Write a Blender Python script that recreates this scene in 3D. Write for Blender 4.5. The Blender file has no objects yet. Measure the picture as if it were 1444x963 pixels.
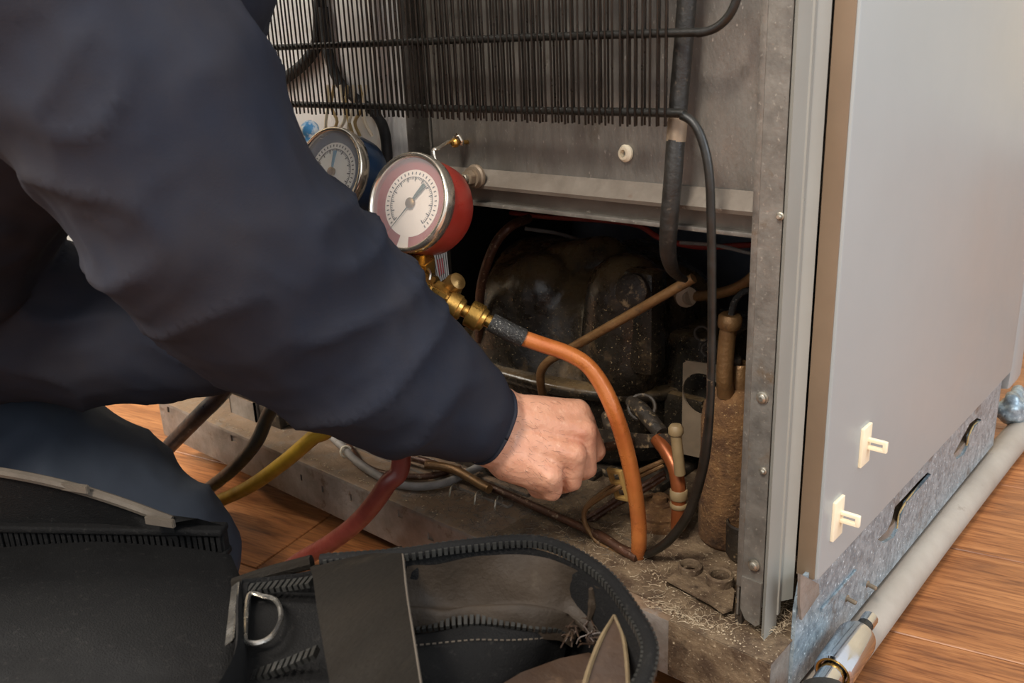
import bpy, bmesh, math, random
from mathutils import Vector, Matrix, noise
random.seed(7)
SC = bpy.context.scene
COL = SC.collection
PI = math.pi
V = Vector

# ------------------------------------------------------------------ camera
YAW, PITCH, ROLL, FPX = 0.729735, 0.324843, 0.043676, 1285.13
CAM = V((0.20124, -0.45176, 0.45274))
_fw = V((-math.sin(YAW)*math.cos(PITCH), math.cos(YAW)*math.cos(PITCH), -math.sin(PITCH)))
_rt0 = V((math.cos(YAW), math.sin(YAW), 0)); _dn0 = _fw.cross(_rt0)
_rt = _rt0*math.cos(ROLL) + _dn0*math.sin(ROLL)
_dn = -_rt0*math.sin(ROLL) + _dn0*math.cos(ROLL)
cd = bpy.data.cameras.new('camera'); cam = bpy.data.objects.new('camera', cd); COL.objects.link(cam)
cd.sensor_width = 36; cd.lens = FPX/1444*36; cd.clip_start = 0.01
m3 = Matrix((_rt, -_dn, -_fw)).transposed()
cam.matrix_world = Matrix.Translation(CAM) @ m3.to_4x4()
cd.dof.use_dof = True; cd.dof.focus_distance = 0.66; cd.dof.aperture_fstop = 16
SC.camera = cam

# ------------------------------------------------------------------ world, lights, exposure
w = bpy.data.worlds.new('world'); SC.world = w; w.use_nodes = True
w.node_tree.nodes['Background'].inputs[0].default_value = (0.95, 0.97, 1.0, 1)
w.node_tree.nodes['Background'].inputs[1].default_value = 0.95
def area(name, loc, target, size, power, color, sy=None):
    l = bpy.data.lights.new(name, 'AREA'); l.energy = power; l.color = color; l.size = size
    if sy: l.shape = 'RECTANGLE'; l.size_y = sy
    o = bpy.data.objects.new(name, l); COL.objects.link(o); o.location = loc
    o.rotation_euler = (V(target)-V(loc)).to_track_quat('-Z', 'Y').to_euler(); return o
area('ceiling_lamp', (0.18, -1.45, 1.95), (-0.2, 0.0, 0.2), 0.45, 46, (1.0, 0.93, 0.84))
area('window_light', (2.4, 0.2, 1.5), (0, 0.2, 0.2), 1.5, 38, (0.78, 0.89, 1.0), 1.5)
area('left_window_light', (-1.85, -1.25, 1.85), (-0.5, 0.0, 0.4), 1.0, 130, (1.0, 0.95, 0.88), 1.2)
SC.view_settings.view_transform = 'Standard'; SC.view_settings.look = 'None'
SC.view_settings.exposure = 0.18; SC.view_settings.gamma = 1

# ------------------------------------------------------------------ helpers
def ray(px, py): return _rt*(px-722) + _dn*(py-481.5) + _fw*FPX
def atx(px, py, x): d = ray(px, py); return CAM + d*((x-CAM.x)/d.x)
def aty(px, py, y): d = ray(px, py); return CAM + d*((y-CAM.y)/d.y)
def atz(px, py, z): d = ray(px, py); return CAM + d*((z-CAM.z)/d.z)
def atd(px, py, dist): return CAM + ray(px, py).normalized()*dist

def lin(c):
    if isinstance(c, str):
        c = [int(c[i:i+2], 16)/255 for i in (0, 2, 4)]
    return tuple(((x/12.92) if x <= .04045 else ((x+.055)/1.055)**2.4) for x in c[:3]) + (1,)

def mat(name, c1, c2=None, rough=.5, metal=0, scale=20, spots=None, bump=None, stretch=(1,1,1), dust=None, rvar=.15, rand=0, detail=5, coat=0, contrast=1.0, trans=0, sss=0, spec=.5):
    m = bpy.data.materials.new(name); m.use_nodes = True; nt = m.node_tree; N = nt.nodes; L = nt.links
    b = N['Principled BSDF']; b.inputs['Roughness'].default_value = rough; b.inputs['Metallic'].default_value = metal
    b.inputs['Specular IOR Level'].default_value = spec
    if coat: b.inputs['Coat Weight'].default_value = coat; b.inputs['Coat Roughness'].default_value = .1
    if trans: b.inputs['Transmission Weight'].default_value = trans
    if sss: b.inputs['Subsurface Weight'].default_value = sss; b.inputs['Subsurface Radius'].default_value = (.012, .005, .003); b.inputs['Subsurface Scale'].default_value = 1
    tc = N.new('ShaderNodeTexCoord'); mp = N.new('ShaderNodeMapping'); mp.inputs['Scale'].default_value = stretch
    L.new(tc.outputs['Object'], mp.inputs['Vector'])
    oi = N.new('ShaderNodeObjectInfo')
    vm = N.new('ShaderNodeVectorMath'); vm.operation = 'MULTIPLY_ADD'; vm.inputs[1].default_value = (3.1, 5.7, 4.3)
    L.new(oi.outputs['Random'], vm.inputs[0]); L.new(mp.outputs['Vector'], vm.inputs[2])
    vec = vm.outputs[0]
    def nz(sc, det=5, ro=.6):
        n = N.new('ShaderNodeTexNoise'); n.inputs['Scale'].default_value = sc; n.inputs['Detail'].default_value = det
        n.inputs['Roughness'].default_value = ro; L.new(vec, n.inputs['Vector']); return n.outputs['Fac']
    def rng(x, a, bb):
        r = N.new('ShaderNodeMapRange'); r.inputs['From Min'].default_value = a; r.inputs['From Max'].default_value = bb
        L.new(x, r.inputs['Value']); return r.outputs[0]
    def mix(f, a, bcol):
        x = N.new('ShaderNodeMix'); x.data_type = 'RGBA'; L.new(f, x.inputs['Factor'])
        if isinstance(a, tuple): x.inputs['A'].default_value = a
        else: L.new(a, x.inputs['A'])
        x.inputs['B'].default_value = bcol; return x.outputs['Result']
    base = nz(scale, detail)
    k = .2/contrast
    col = mix(rng(base, .5-k, .5+k), lin(c1), lin(c2 or c1))
    rr = N.new('ShaderNodeMapRange'); rr.inputs['To Min'].default_value = max(0, rough-rvar); rr.inputs['To Max'].default_value = min(1, rough+rvar)
    rr.inputs['From Min'].default_value = .3; rr.inputs['From Max'].default_value = .7
    L.new(nz(scale*2.3), rr.inputs['Value']); L.new(rr.outputs[0], b.inputs['Roughness'])
    for s in (spots or []):
        c, sc, th = s[:3]
        f = rng(nz(sc, 6, .65), th, th+(s[3] if len(s) > 3 else .05)); col = mix(f, col, lin(c))
        if metal:
            mm = N.new('ShaderNodeMath'); mm.operation = 'MULTIPLY_ADD'; mm.inputs[1].default_value = -metal; mm.inputs[2].default_value = metal
            L.new(f, mm.inputs[0])
            if not b.inputs['Metallic'].is_linked: L.new(mm.outputs[0], b.inputs['Metallic'])
    if dust:
        c, amt, sc = dust
        g = N.new('ShaderNodeNewGeometry'); sx = N.new('ShaderNodeSeparateXYZ'); L.new(g.outputs['Normal'], sx.inputs[0])
        a = rng(sx.outputs['Z'], .1, .8); n2 = rng(nz(sc, 6, .7), .62-amt*.5, .72-amt*.3)
        mu = N.new('ShaderNodeMath'); mu.operation = 'MULTIPLY'; L.new(a, mu.inputs[0]); L.new(n2, mu.inputs[1])
        col = mix(mu.outputs[0], col, lin(c))
        if metal and not b.inputs['Metallic'].is_linked:
            mm = N.new('ShaderNodeMath'); mm.operation = 'MULTIPLY_ADD'; mm.inputs[1].default_value = -metal; mm.inputs[2].default_value = metal
            L.new(mu.outputs[0], mm.inputs[0]); L.new(mm.outputs[0], b.inputs['Metallic'])
    if rand:
        hs = N.new('ShaderNodeHueSaturation'); L.new(col, hs.inputs['Color'])
        mr = N.new('ShaderNodeMapRange'); mr.inputs['To Min'].default_value = 1-rand; mr.inputs['To Max'].default_value = 1+rand
        L.new(oi.outputs['Random'], mr.inputs['Value']); L.new(mr.outputs[0], hs.inputs['Value']); col = hs.outputs[0]
    L.new(col, b.inputs['Base Color'])
    if bump:
        bs, st = bump[:2]
        bn = N.new('ShaderNodeBump'); bn.inputs['Strength'].default_value = st; bn.inputs['Distance'].default_value = .002
        L.new(nz(bs, 6, .6), bn.inputs['Height']); L.new(bn.outputs[0], b.inputs['Normal'])
    return m

# --- geometry as (verts, faces) pairs
def join(*gs):
    v, f = [], []
    for g in gs:
        o = len(v); v += [V(p) for p in g[0]]; f += [[i+o for i in q] for q in g[1]]
    return v, f
def xf(g, M): return [M @ V(p) for p in g[0]], g[1]
def box(x0, x1, y0, y1, z0, z1, bev=0, seg=2):
    bm = bmesh.new(); bmesh.ops.create_cube(bm, size=1)
    for v in bm.verts: v.co = V(((x0+x1)/2+v.co.x*(x1-x0), (y0+y1)/2+v.co.y*(y1-y0), (z0+z1)/2+v.co.z*(z1-z0)))
    if bev: bmesh.ops.bevel(bm, geom=bm.edges[:], offset=bev, segments=seg, affect='EDGES', profile=.6)
    bm.verts.index_update()
    g = ([v.co.copy() for v in bm.verts], [[v.index for v in f.verts] for f in bm.faces]); bm.free(); return g
def prism(pts, ext, bev=0):
    pts = [V(p) for p in pts]; ext = V(ext); n = len(pts)
    nn = V((0, 0, 0))
    for i in range(n): nn += pts[i].cross(pts[(i+1) % n])
    if nn.dot(ext) > 0: pts = pts[::-1]
    vs = pts + [p+ext for p in pts]
    fs = [list(range(n)), [n+i for i in reversed(range(n))]] + [[(i+1) % n, i, n+i, n+(i+1) % n] for i in range(n)]
    if bev:
        bm = bmesh.new(); bv = [bm.verts.new(v) for v in vs]
        for q in fs: bm.faces.new([bv[i] for i in q])
        bmesh.ops.bevel(bm, geom=bm.edges[:], offset=bev, segments=2, affect='EDGES'); bm.verts.index_update()
        g = ([v.co.copy() for v in bm.verts], [[v.index for v in f.verts] for f in bm.faces]); bm.free(); return g
    return vs, fs
def smooth_path(pts, k=6):
    pts = [V(p) for p in pts]
    if len(pts) < 3: return pts
    P = [2*pts[0]-pts[1]] + pts + [2*pts[-1]-pts[-2]]; out = []
    for i in range(1, len(P)-2):
        a, b, c, d = P[i-1:i+3]
        for j in range(k):
            t = j/k; out.append(.5*((2*b)+(c-a)*t+(2*a-5*b+4*c-d)*t*t+(3*b-a-3*c+d)*t**3))
    out.append(pts[-1]); return out
def tube(pts, r, n=10, k=6, cap=True):
    p = smooth_path(pts, k) if k > 1 else [V(q) for q in pts]
    m = len(p)
    if isinstance(r, (list, tuple)):
        R = []
        for i in range(m):
            t = i/(m-1)*(len(r)-1); a = min(int(t), len(r)-2); R.append(r[a]+(r[a+1]-r[a])*(t-a))
    else: R = [r]*m
    t0 = (p[1]-p[0]).normalized(); u = t0.orthogonal().normalized(); vs, fs = [], []
    for i in range(m):
        t = (p[min(i+1, m-1)]-p[max(i-1, 0)]).normalized(); u = (u-t*u.dot(t)).normalized(); q = t.cross(u)
        for j in range(n):
            a = 2*PI*j/n; vs.append(p[i]+(u*math.cos(a)+q*math.sin(a))*R[i])
    for i in range(m-1):
        for j in range(n): fs.append([i*n+j, i*n+(j+1) % n, (i+1)*n+(j+1) % n, (i+1)*n+j])
    if cap: fs.append(list(range(n))[::-1]); fs.append([(m-1)*n+j for j in range(n)])
    return vs, fs
def frame_of(axis):
    a = V(axis).normalized(); u = V((0, 0, 1)).cross(a)
    if u.length < 1e-3: u = V((1, 0, 0))
    u.normalize(); return u, a.cross(u), a
def lathe(prof, org, axis, n=24, closed=True):
    u, v, a = frame_of(axis); org = V(org); vs, fs = [], []
    for r, h in prof:
        for j in range(n):
            t = 2*PI*j/n; vs.append(org+a*h+(u*math.cos(t)+v*math.sin(t))*max(r, 1e-5))
    m = len(prof)
    for i in range(m-1):
        for j in range(n): fs.append([i*n+j, i*n+(j+1) % n, (i+1)*n+(j+1) % n, (i+1)*n+j])
    if closed: fs.append(list(range(n))[::-1]); fs.append([(m-1)*n+j for j in range(n)])
    return vs, fs
def torus(org, axis, R, r, n=28, k=8, a0=0, a1=2*PI, sx=1):
    u, v, a = frame_of(axis); org = V(org); full = abs(a1-a0-2*PI) < 1e-6
    m = n if full else n+1; vs, fs = [], []
    for i in range(m):
        t = a0+(a1-a0)*i/n; d = u*math.cos(t)*sx+v*math.sin(t)
        for j in range(k):
            s = 2*PI*j/k; vs.append(org+d*R+(d.normalized()*math.cos(s)+a*math.sin(s))*r)
    for i in range(n):
        i2 = (i+1) % m
        for j in range(k): fs.append([i*k+j, i2*k+j, i2*k+(j+1) % k, i*k+(j+1) % k])
    if not full: fs.append(list(range(k))); fs.append([(m-1)*k+j for j in range(k)][::-1])
    return vs, fs
def hexnut(org, axis, r, h, bev=.0006):
    u, v, a = frame_of(axis); org = V(org)
    return prism([org+(u*math.cos(PI/3*i+.3)+v*math.sin(PI/3*i+.3))*r for i in range(6)], a*h, bev)

def raw_mesh(name, g):
    me = bpy.data.meshes.new(name); me.from_pydata([tuple(v) for v in g[0]], [], [tuple(f) for f in g[1]]); me.update(); return me
def fixn(me):
    bm = bmesh.new(); bm.from_mesh(me); bmesh.ops.recalc_face_normals(bm, faces=bm.faces[:]); bm.to_mesh(me); bm.free()
def obj(name, g, m, parent=None, smooth=None, flat=False, sub=0):
    g = ([V(p) for p in g[0]], g[1])
    lo = V([min(p[i] for p in g[0]) for i in range(3)]); hi = V([max(p[i] for p in g[0]) for i in range(3)])
    c = V(((lo.x+hi.x)/2, (lo.y+hi.y)/2, lo.z))
    me = raw_mesh(name, ([p-c for p in g[0]], g[1])); fixn(me)
    ms = m if isinstance(m, (list, tuple)) else [m]
    for q in ms: me.materials.append(q)
    if not flat:
        me.polygons.foreach_set('use_smooth', [True]*len(me.polygons)); me.set_sharp_from_angle(angle=smooth or .7)
    o = bpy.data.objects.new(name, me); COL.objects.link(o); o.location = c
    if parent: attach(o, parent)
    if sub: s = o.modifiers.new('subdivision', 'SUBSURF'); s.levels = sub; s.render_levels = sub
    return o
def wloc(o):
    p = V(o.location)
    while o.parent: o = o.parent; p = p+V(o.location)
    return p
def attach(o, parent): o.location = V(o.location)-wloc(parent); o.parent = parent
def tag(o, label, cat, group=None):
    o['label'] = label; o['category'] = cat
    if group: o['group'] = group
    return o
def thing(name, label, cat, loc, group=None):
    o = bpy.data.objects.new(name, None); COL.objects.link(o); o.location = loc; o.empty_display_size = .05
    return tag(o, label, cat, group)
def struct(o): o['kind'] = 'structure'; return o
def stuff(o): o['kind'] = 'stuff'; return o
def evalmesh(o):
    dg = bpy.context.evaluated_depsgraph_get(); dg.update()
    me = bpy.data.meshes.new_from_object(o.evaluated_get(dg))
    g = ([v.co.copy() for v in me.vertices], [list(p.vertices) for p in me.polygons]); bpy.data.meshes.remove(me); return g
def cut(g, cutters):
    a = bpy.data.objects.new('work', raw_mesh('work', g)); fixn(a.data); COL.objects.link(a); cs = []
    cg = join(*cutters)
    b = bpy.data.objects.new('work_cutter', raw_mesh('work_cutter', cg)); fixn(b.data); COL.objects.link(b)
    md = a.modifiers.new('boolean', 'BOOLEAN'); md.operation = 'DIFFERENCE'; md.object = b; md.solver = 'EXACT'
    out = evalmesh(a)
    for o in (a, b): d = o.data; bpy.data.objects.remove(o); bpy.data.meshes.remove(d)
    return out
def capsule(p0, r0, p1, r1, n=14):
    p0, p1 = V(p0), V(p1); d = p1-p0; L = d.length
    prof = []
    for i in range(6): t = PI/2*i/5; prof.append((r0*math.sin(t), -r0*math.cos(t)))
    for i in range(6): t = PI/2*i/5; prof.append((r1*math.cos(t), L+r1*math.sin(t)))
    return lathe(prof, p0, d if L > 1e-6 else (0, 0, 1), n)
def blob(parts, voxel, iters=6, disp=None, cutters=None):
    a = bpy.data.objects.new('work', raw_mesh('work', join(*parts))); fixn(a.data); COL.objects.link(a)
    r = a.modifiers.new('remesh', 'REMESH'); r.mode = 'VOXEL'; r.voxel_size = voxel; r.adaptivity = 0
    if iters: s = a.modifiers.new('smooth', 'SMOOTH'); s.factor = .5; s.iterations = iters
    dg = bpy.context.evaluated_depsgraph_get(); dg.update()
    me = bpy.data.meshes.new_from_object(a.evaluated_get(dg))
    if disp:
        ns = [(v.co.copy(), v.normal.copy()) for v in me.vertices]
        for v, (c, n) in zip(me.vertices, ns): v.co = c+n*disp(c, n)
    g = ([v.co.copy() for v in me.vertices], [list(p.vertices) for p in me.polygons])
    d = a.data; bpy.data.objects.remove(a); bpy.data.meshes.remove(d); bpy.data.meshes.remove(me); return g

# ------------------------------------------------------------------ materials
M = {}
M['galv'] = mat('galvanised_steel', '8d887f', '67625b', .48, .55, 60, [('5a4a38', 45, .58, .12), ('a39c90', 300, .6, .08)], (200, .2), rvar=.12)
M['panel'] = mat('galvanised_back_sheet', '8a867e', '66625c', .5, .5, 22, [('4f473c', 30, .58, .15), ('a8a299', 260, .62, .08)], (300, .2), stretch=(1.6, 1.6, .8))
M['foil'] = mat('bright_back_sheet', 'efece8', 'dad6d0', .3, .1, 7, [('6d6a66', 9, .66, .1)], (60, .15), stretch=(3, 3, .5))
M['tray'] = mat('dusty_tray_steel', '9c948c', '746c63', .5, .4, 40, [('5b4632', 50, .58, .12)], (220, .35), dust=('87705a', .75, 60))
M['trayrust'] = mat('grimy_brown_tray', '7a664e', '4c3a29', .8, .1, 55, [('a8957a', 420, .6, .06), ('382a1d', 60, .57, .14)], (260, .8), contrast=1.6)
M['zinc'] = mat('blue_zinc', 'a6b6bf', '7d8c96', .38, .5, 150, [('dbe6ec', 340, .6, .06), ('6d6a66', 30, .58, .12)], (260, .25), contrast=1.6)
M['side'] = mat('grey_painted_steel', 'a2a8a8', '989e9e', .33, .05, 3, [('8f8b85', 8, .74, .1)], (300, .02), rvar=.05)
M['post'] = mat('grey_plastic_post', '8f8e86', '827f77', .4, 0, 5, [('7d776d', 12, .7, .15)], (200, .03))
M['brownflange'] = mat('brown_flange', '7d6a55', '6d5b48', .6, 0, 10)
M['black_paint'] = mat('black_wire_enamel', '14130f', '24221e', .42, .1, 60, [('6a5b48', 140, .66, .08)], (160, .1))
M['fin'] = mat('dark_steel_wire', '4b4945', '3a3834', .38, .5, 60)
M['comp'] = mat('black_compressor_enamel', '14120f', '26211a', .30, 0, 40, [('5a4832', 26, .54, .16), ('9c8868', 520, .62, .05)], (120, .35), dust=('5d4c35', .66, 40))
M['comp_dust'] = mat('dusty_black_iron', '241f19', '40352a', .6, .1, 60, [('8a7558', 150, .57, .1)], (200, .6))
M['brown_pipe'] = mat('tarnished_brass_pipe', '8a6a45', '6b4c2e', .42, .5, 50, [('3b2a1b', 90, .57, .15)], (260, .4))
M['dark_pipe'] = mat('dark_copper_pipe', '5d3c2a', '3d281d', .45, .4, 45, [('8f7a62', 260, .58, .1)], (260, .4))
M['copper'] = mat('new_copper', '9c5a34', '84431f', .4, .5, 30, [('7d4020', 40, .66, .15)], (150, .08))
M['orange'] = mat('orange_copper_tube', 'c2763a', 'b0602e', .34, .25, 35, [('8a4a22', 90, .57, .2)], (200, .25), coat=.2)
M['brass'] = mat('brass', 'c69a52', 'a37c3c', .3, .9, 40, [('4b3a1f', 70, .66, .12)], (200, .1))
M['brassdark'] = mat('old_brass', '86683a', '654c29', .42, .7, 50, [('2c2417', 60, .6, .15)], (160, .2))
M['blackrub'] = mat('black_rubber', '1b1a18', '2a2825', .55, 0, 60, [('8a867c', 600, .60, .05)], (500, .7))
M['accum'] = mat('dusty_brown_insulation', '7a5733', '53371f', .92, 0, 70, [('a5855a', 480, .59, .08), ('452f1c', 60, .57, .15)], (380, 1.0), contrast=1.4)
M['bracket'] = mat('dusty_bracket_steel', '8d7b66', '6f6252', .55, .35, 30, [('544434', 40, .64, .1)], (120, .2))
M['ivory'] = mat('ivory_plastic', 'efe2c8', 'e4d4b4', .45, 0, 30)
M['oldplastic'] = mat('yellowed_plastic', 'bf9a5c', 'a17c42', .5, 0, 40, [('5d4526', 60, .64, .1)])
M['inner'] = mat('blue_grey_inner_sheet', '98a2b0', '7a8390', .5, .2, 14, [('3a3d42', 20, .62, .15)], (80, .1))
M['vial'] = mat('dull_ivory_plastic', '96815f', '7d6848', .5, 0, 40, [('6d5a40', 60, .64, .1)])
M['black'] = mat('matte_black', '0b0b0b', '151413', .7, 0, 30)
M['redwire'] = mat('red_wire', '8a2a20', '6d2018', .5, 0, 60)
M['greywire'] = mat('grey_cable', '8a8580', '726b66', .5, 0, 60, [('5a4a3c', 70, .64, .1)])
M['screw'] = mat('zinc_screw', 'b5ae9f', '8f887a', .35, .8, 80)
M['foam'] = mat('yellow_foam', 'c9ae7c', 'a88c5a', .9, 0, 120, None, (200, .8))
M['rail'] = mat('grey_plastic_rail', 'a39a8f', '8e8479', .6, 0, 14, [('6f6458', 30, .66, .1)], (120, .15))
M['fluff'] = mat('dust_fluff', '9b8468', 'c8b79b', .9, 0, 60)
M['darkfluff'] = mat('grey_lint', '3a3630', '6a6258', .9, 0, 60)
def wood():
    m = bpy.data.materials.new('oak_laminate'); m.use_nodes = True; nt = m.node_tree; N = nt.nodes; L = nt.links; b = N['Principled BSDF']
    tc = N.new('ShaderNodeTexCoord'); oi = N.new('ShaderNodeObjectInfo')
    vm = N.new('ShaderNodeVectorMath'); vm.operation = 'MULTIPLY_ADD'; vm.inputs[1].default_value = (7.3, 3.1, 1.7)
    L.new(oi.outputs['Random'], vm.inputs[0]); L.new(tc.outputs['Object'], vm.inputs[2])
    def nz(sc, st, det=6, dist=0):
        mp = N.new('ShaderNodeMapping'); mp.inputs['Scale'].default_value = st; L.new(vm.outputs[0], mp.inputs['Vector'])
        n = N.new('ShaderNodeTexNoise'); n.inputs['Scale'].default_value = sc; n.inputs['Detail'].default_value = det
        n.inputs['Roughness'].default_value = .6; n.inputs['Distortion'].default_value = dist; L.new(mp.outputs[0], n.inputs['Vector']); return n.outputs['Fac']
    a = nz(6, (1, 6, 1), 5, .8); g = nz(26, (1, 16, 1), 7, .3)
    r = N.new('ShaderNodeValToRGB'); e = r.color_ramp.elements
    e[0].position = .3; e[0].color = lin('7d4d2d'); e[1].position = .7; e[1].color = lin('c0824f')
    q = r.color_ramp.elements.new(.48); q.color = lin('a3683b')
    L.new(a, r.inputs['Fac'])
    mx = N.new('ShaderNodeMix'); mx.data_type = 'RGBA'; mx.blend_type = 'MULTIPLY'; mx.inputs['Factor'].default_value = .75
    r2 = N.new('ShaderNodeValToRGB'); r2.color_ramp.elements[0].position = .36; r2.color_ramp.elements[0].color = lin('a58c78'); r2.color_ramp.elements[1].position = .56; r2.color_ramp.elements[1].color = (1, 1, 1, 1)
    L.new(g, r2.inputs['Fac']); L.new(r.outputs[0], mx.inputs['A']); L.new(r2.outputs[0], mx.inputs['B'])
    hs = N.new('ShaderNodeHueSaturation'); mr = N.new('ShaderNodeMapRange'); mr.inputs['To Min'].default_value = .86; mr.inputs['To Max'].default_value = 1.12
    L.new(oi.outputs['Random'], mr.inputs['Value']); L.new(mr.outputs[0], hs.inputs['Value']); L.new(mx.outputs['Result'], hs.inputs['Color'])
    L.new(hs.outputs[0], b.inputs['Base Color']); b.inputs['Roughness'].default_value = .42
    bp = N.new('ShaderNodeBump'); bp.inputs['Strength'].default_value = .25; bp.inputs['Distance'].default_value = .001
    L.new(g, bp.inputs['Height']); L.new(bp.outputs[0], b.inputs['Normal'])
    return m
M['wood'] = wood()
M['wall'] = mat('cream_wall_paint', 'e0d2b4', 'd8c8a8', .8, 0, 3, None, (80, .05))
M['skirting'] = mat('white_skirting_paint', 'e8e4da', 'dcd8ce', .5, 0, 4)
M['underlay'] = mat('dark_floor_base', '3a281a', '2c1e13', .9, 0, 10)

# ------------------------------------------------------------------ setting
floor = struct(obj('floor', box(-1.96, 2.4, -1.9, 2.7, -.03, -.0066), M['underlay']))
ca, sa = math.cos(math.radians(12.17)), math.sin(math.radians(12.17))
PW, PL = .148, 1.28
pbox = None; s0 = .182
sv = -sa*0+ca*.1797 - sa*-.0023        # across-plank coordinate of the seam seen beside the cabinet
for i in range(-15, 16):
    off = (i*.47) % PL
    for k in range(-4, 4):
        u0 = k*PL+off; v0 = sv+i*PW
        cx, cy = u0+PL/2, v0+PW/2; wx, wy = cx*ca-cy*sa, cx*sa+cy*ca
        if not (-1.30 < wx < 2.4 and -1.9 < wy < 2.7): continue
        if pbox is None:
            pbox = raw_mesh('plank', box(-PL/2+.0006, PL/2-.0006, -PW/2+.0006, PW/2-.0006, -.0066, 0, .0007, 1)); pbox.materials.append(M['wood'])
        o = bpy.data.objects.new('plank', pbox); COL.objects.link(o); o.location = (wx, wy, 0); o.rotation_euler = (0, 0, math.radians(12.17)); attach(o, floor)
struct(obj('wall_left', box(-2.06, -1.96, -1.9, 2.8, -.03, 2.6), M['wall']))
struct(obj('wall_back', box(-1.96, 2.4, 2.7, 2.8, -.03, 2.6), M['wall']))
struct(obj('baseboard_left', box(-1.96, -1.945, -1.9, 2.685, 0, .08, .004), M['skirting']))
struct(obj('baseboard_back', box(-1.945, 2.4, 2.685, 2.7, 0, .08, .004), M['skirting']))

# ------------------------------------------------------------------ refrigerator
F = thing('refrigerator', 'grey refrigerator with back cover off showing compressor and black condenser wires', 'refrigerator', (-.375, .25, 0))
ZT = .075; ZTOP = 1.55
# base tray: front lip, top flange, pressed ribs, punched holes
holes = []
for px, py, wpx in [(238, 578, .006), (329, 619, .010), (455, 690, .003), (425, 674, .003), (564, 725, .006), (607, 757, .007), (661, 764, .004), (495, 702, .003)]:
    p = aty(px, py, 0); holes.append(box(p.x-wpx*.5, p.x+wpx*.5, -.01, .012, p.z-.0035, p.z+.0035))
shell = box(-.75, 0, 0, .50, .03, ZT, .003)
inner = box(-.7485, -.0015, .0015, .4985, .02, ZT-.0015)
tray = obj('base_tray', cut(shell, [inner]+holes), M['tray'], F, .5)
for i, (y0, y1) in enumerate([(.05, .058), (.075, .083), (.105, .113)]):
    obj('pressed_rib', box(-.73, -.26, y0, y1, ZT-.002, ZT+.003, .0028), M['tray'], tray)
obj('corner_lap_plate', join(box(-.072, .0012, -.0016, 0, .033, ZT+.0014, .0006), box(-.072, .0012, -.0014, .06, ZT, ZT+.0014, .0005)), M['trayrust'], tray)
for x, y in ((-.7, .05), (-.06, .05), (-.7, .45), (-.06, .45)):
    obj('foot', lathe([(.016, 0), (.018, .003), (.018, .012), (.008, .014), (.008, .032)], (x, y, 0), (0, 0, 1), 16), M['black'], F)
# dusty deck plate inside the compartment, right half
obj('deck_plate', join(box(-.24, -.006, .012, .42, ZT, ZT+.0012, .0005)), M['trayrust'], F)
# side skirt of the tray (bluish zinc) with torn slots
def sp(px, py, x=.004): return atx(px, py, x)
skirt = prism([(0, .03, ZT-.04), (0, .50, ZT-.04), (0, .50, .118), (0, .035, .118), (0, .03, .10)], (.0025, 0, 0))
sl = []
def slot(pxs, ):
    pts = [sp(a, b, -.01) for a, b in pxs]
    # keep the cut straight through the sheet: project onto x plane at the sheet itself
    pts = [V((-.01, sp(a, b, .0025).y, sp(a, b, .0025).z)) for a, b in pxs]
    return prism(pts, (.02, 0, 0))
S1 = [(1378, 589), (1368, 597), (1357, 617), (1345, 640), (1349, 648), (1359, 641), (1366, 628), (1367, 615), (1376, 600), (1384, 592)]
S3 = [(1308, 666), (1294, 680), (1277, 699), (1262, 715), (1257, 735), (1251, 748), (1238, 761), (1246, 766), (1260, 758), (1267, 745), (1271, 726), (1279, 708), (1295, 690), (1313, 669)]
sk = obj('side_skirt', cut(skirt, [slot(S1), slot(S3)]), M['zinc'], F, .3)
for S in (S1, S3):
    pts = [V((.0015, sp(a, b, .0025).y, sp(a, b, .0025).z)) for a, b in S[len(S)//2:]]
    obj('torn_foam_edge', tube([p+V((random.uniform(-.001, .001), 0, -.0008)) for p in pts], [.0007, .0011, .0007, .0010, .0007], 7), M['foam'], sk)
obj('skirt_lip', box(.0025, .006, .07, .5, .112, .116, .0012), M['zinc'], sk)
obj('skirt_seam', box(.0024, .0042, .07, .13, .0755, .0785, .0008), M['zinc'], sk)
for px, py in ((1222, 823), (1193, 843)):
    p = atx(px, py, .002)
    obj('rivet', lathe([(.0028, -.002), (.0028, .001), (.0017, .0015), (.0017, .008), (.0008, .0086)], p, (1, -.25, 0), 10), M['bracket'], sk)
# corner gusset below the side panel
gz = [atx(1125, 808, .0045), atx(1151, 822, .0045), atx(1152, 836, .0045), atx(1127, 873, .0045), atx(1124, 850, .0045)]
obj('corner_gusset', prism(gz, (.0018, 0, 0)), M['tray'], F)
# grey rail along the floor beside the tray
obj('floor_rail', tube([(.006, .03, .016), (.006, .14, .0155), (.005, .3, .0155), (.006, .5, .0155), (.0075, .6, .0155)], .0145, 14, 4), M['rail'], F)
cp = atz(1424, 580, .04)
obj('rail_end_wrap', blob([capsule(cp, .014, cp+V((.006, .04, -.006)), .018), capsule(cp+V((.0, .0, .012)), .008, cp+V((.0, .03, .014)), .007)], .003, 1, lambda c, n: .004*noise.noise(c*90)), M['zinc'], F, 3)
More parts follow.
